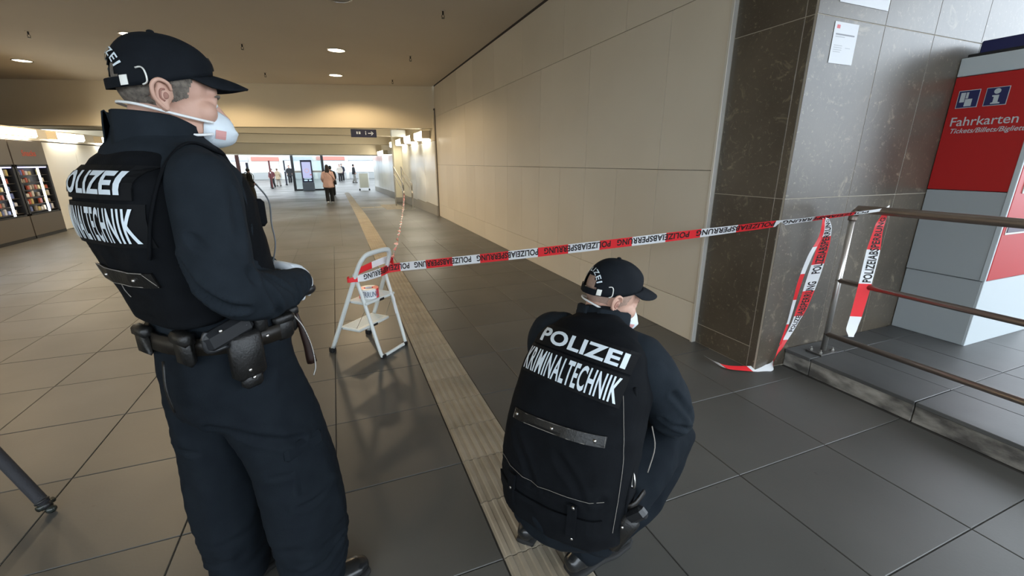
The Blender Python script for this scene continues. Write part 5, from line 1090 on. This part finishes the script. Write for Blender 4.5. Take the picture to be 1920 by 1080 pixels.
# ------------------------------------------------------------------ passers-by in the passage
def passer(label, px, feet_y, head_y, az, coat, trous, hair, coat_len=.52, Y=None, hairlong=False, bag=None, stride=.16, coatw=1.0, skin=M_SKIN, hood=None, shoe=(0.02, 0.02, 0.02), Hm=None):
    p = on_floor(px, feet_y) if Y is None else Vector((on_y(px, 320, Y).x, Y, floor_z(Y)))
    S = Hm or max(1.5, min(1.9, on_y(px, head_y, p.y).z - p.z)); t = thing('person', label, 'person', p, -math.radians(az)); k = S / 1.75
    mc = mat('coat_%d_%d_%d' % tuple(int(c * 999) for c in coat), coat, .8); mt = mat('cloth_%d_%d_%d' % tuple(int(c * 999) for c in trous), trous, .8); mh = mat('hair_%d' % int(hair[0] * 999), hair, .7)
    V = lambda x, y, z: (x * k, y * k, z * k)
    legs = [[V(.09, 0, .86), V(.10, stride * .6, .47), V(.10, stride * .7, .08)], [V(-.09, 0, .86), V(-.10, -stride * .1, .47), V(-.10, -stride, .10)]]
    mb = MB(); mb.ell(V(0, .01, 1.63), V(.075, .095, .12)); mb.ell(V(0, .09, 1.61), V(.014, .02, .02), None, 8, 6); mb.loft([V(0, 0, 1.56), V(0, -.01, 1.40)], [.055 * k, .06 * k]); mb.loft([V(0, 0, 1.4), V(0, 0, .9)], [(.15 * k, .09 * k), (.14 * k, .1 * k)])
    arms = [[V(s * .17, 0, 1.40), V(s * .24, -.02, 1.15), V(s * .22, .12, .95)] for s in (1, -1)]
    for a in arms: mb.loft(a, [.045 * k, .04 * k, .035 * k]); hand(mb, a[-1], (0, .5, -.85), (-.9 if a[0][0] > 0 else .9, .2, 0), 1 if a[0][0] > 0 else -1, (20, 25, 20))
    for L_ in legs: mb.loft(L_, [.07 * k, .05 * k, .04 * k])
    obj('body', remesh(mb, 'body', .012, 2), skin, t)
    mb = MB(); mb.loft([V(0, 0, 1.47), V(0, -.005, 1.36), V(0, 0, 1.1), V(0, 0, 1.40 - coat_len)], [(.13 * k, .09 * k), (.19 * k * coatw, .13 * k * coatw), (.19 * k * coatw, .15 * k * coatw), (.23 * k * coatw, .18 * k * coatw)], sub=4, capf=.3)
    for a in arms: mb.loft(a[:2] + [Vector(a[1]).lerp(Vector(a[2]), .85)], [.075 * k, .07 * k, .055 * k])
    me = remesh(mb, 'coat', .014, 4); crumple(me, .01, 8, (1, 1, .6), px * .1); obj('coat', me, mc, t)
    mb = MB(); mb.loft([V(0, 0, .98), V(0, 0, .82)], [(.155 * k, .12 * k)] * 2, sub=3)
    for L_ in legs: mb.loft(L_, [.105 * k, .09 * k, .085 * k])
    obj('trousers', remesh(mb, 'trousers', .014, 3), mt, t)
    for L_ in legs:
        q = Vector(L_[-1]); mb = MB(); mb.loft([(q.x, q.y - .04, .05), (q.x, q.y + .06, .05), (q.x, q.y + .17, .035)], [(.04, .05), (.045, .045), (.035, .03)], sub=3, n=12); mb.build('shoe', mat('shoe_%d' % int(shoe[0] * 99), shoe, .5), t, True)
    mb = MB(); mb.ell(V(0, -.012, 1.655), V(.086, .105, .112))
    if hairlong: mb.loft([V(0, -.04, 1.68), V(0, -.085, 1.5), V(0, -.11, 1.32)], [(.085 * k, .07 * k), (.1 * k, .05 * k), (.09 * k, .03 * k)], sub=4)
    me = mb.mesh('hair', True); bm = bmesh.new(); bm.from_mesh(me); bmesh.ops.delete(bm, geom=[f for f in bm.faces if f.calc_center_median().y > .04 * k and f.calc_center_median().z < 1.68 * k], context='FACES'); bm.to_mesh(me); bm.free(); obj('hair', me, mh, t)
    if bag == 'backpack':
        b = thing('backpack', 'bulky black backpack worn by the dark clad man on the left', 'backpack', p + Vector((0, 0, .95 * k)), -math.radians(az)); mb = MB(); mb.box(-.16, .16, -.36, -.16, 0, .46, bev=.05); mb.build('sack', M_BLACK, b, True); mb = MB(); mb.box(-.11, .11, -.41, -.34, .04, .24, bev=.02); mb.build('pocket', M_DKFRAME, b, True)
        for s in (-1, 1): mb = MB(); mb.tube([(s * .1, -.18, .42), (s * .12, -.05, .50), (s * .12, .14, .38), (s * .13, .1, .12), (s * .14, -.17, .06)], .018, 6, sub=4, flat=.4); mb.build('strap', M_DKFRAME, b, True)
    if bag == 'shoulder':
        b = thing('shoulder_bag', 'small black shoulder bag against the pink coat', 'bag', p + Vector((0, 0, .9 * k)), -math.radians(az)); mb = MB(); mb.box(.25, .33, -.12, .12, -.05, .13, bev=.02); mb.build('pouch', M_BLACK, b, True); mb = MB(); mb.tube([(.29, -.1, .1), (.1, -.19, .38), (-.12, -.14, .56), (-.15, .06, .56), (.1, .19, .35), (.29, .1, .1)], .01, 6, sub=5); mb.build('strap', M_BLACK, b, True)
    return t
BLK = (0.012, 0.012, 0.014)
passer('woman in a pink coat and black trousers walking away down the passage', 620, 380, 309, 0, (0.72, 0.45, 0.38), BLK, (0.02, 0.013, 0.01), .66, hairlong=True, bag='shoulder', coatw=1.1, stride=.08, shoe=(.7, .7, .7))
passer('dark clad man with a backpack on the left of the passage', 474, 376, 322, 50, (0.02, 0.018, 0.016), (0.05, 0.045, 0.035), BLK, .62, bag='backpack', coatw=1.1)
passer('far walker in a beige coat beside the red pylon', 519, 347, 316, 20, (0.42, 0.33, 0.22), (0.3, 0.27, 0.24), (0.1, 0.06, 0.03), .7, Y=44)
passer('far figure in a red and dark jacket left of the beige coat', 508, 347, 316, 200, (0.10, 0.02, 0.025), BLK, BLK, .55, Y=42)
passer('far walker in black left of the lit totem', 542, 340, 310, 170, BLK, BLK, BLK, .7, Y=50)
passer('woman in black with her hair up just beyond the pink coat', 619, 360, 311, 0, BLK, BLK, BLK, .6, Y=27)
passer('far pedestrian in a pale jacket beside another walker', 637, 330, 308, 180, (0.45, 0.40, 0.34), BLK, (0.1, 0.07, 0.05), .5, Y=52)
passer('far pedestrian in dark blue close behind the pale jacket', 641, 330, 305, 180, (0.02, 0.022, 0.04), BLK, BLK, .6, Y=54)
passer('far man in black near the wheeled notice board', 663, 333, 308, 100, BLK, (0.2, 0.19, 0.17), BLK, .55, Y=48)
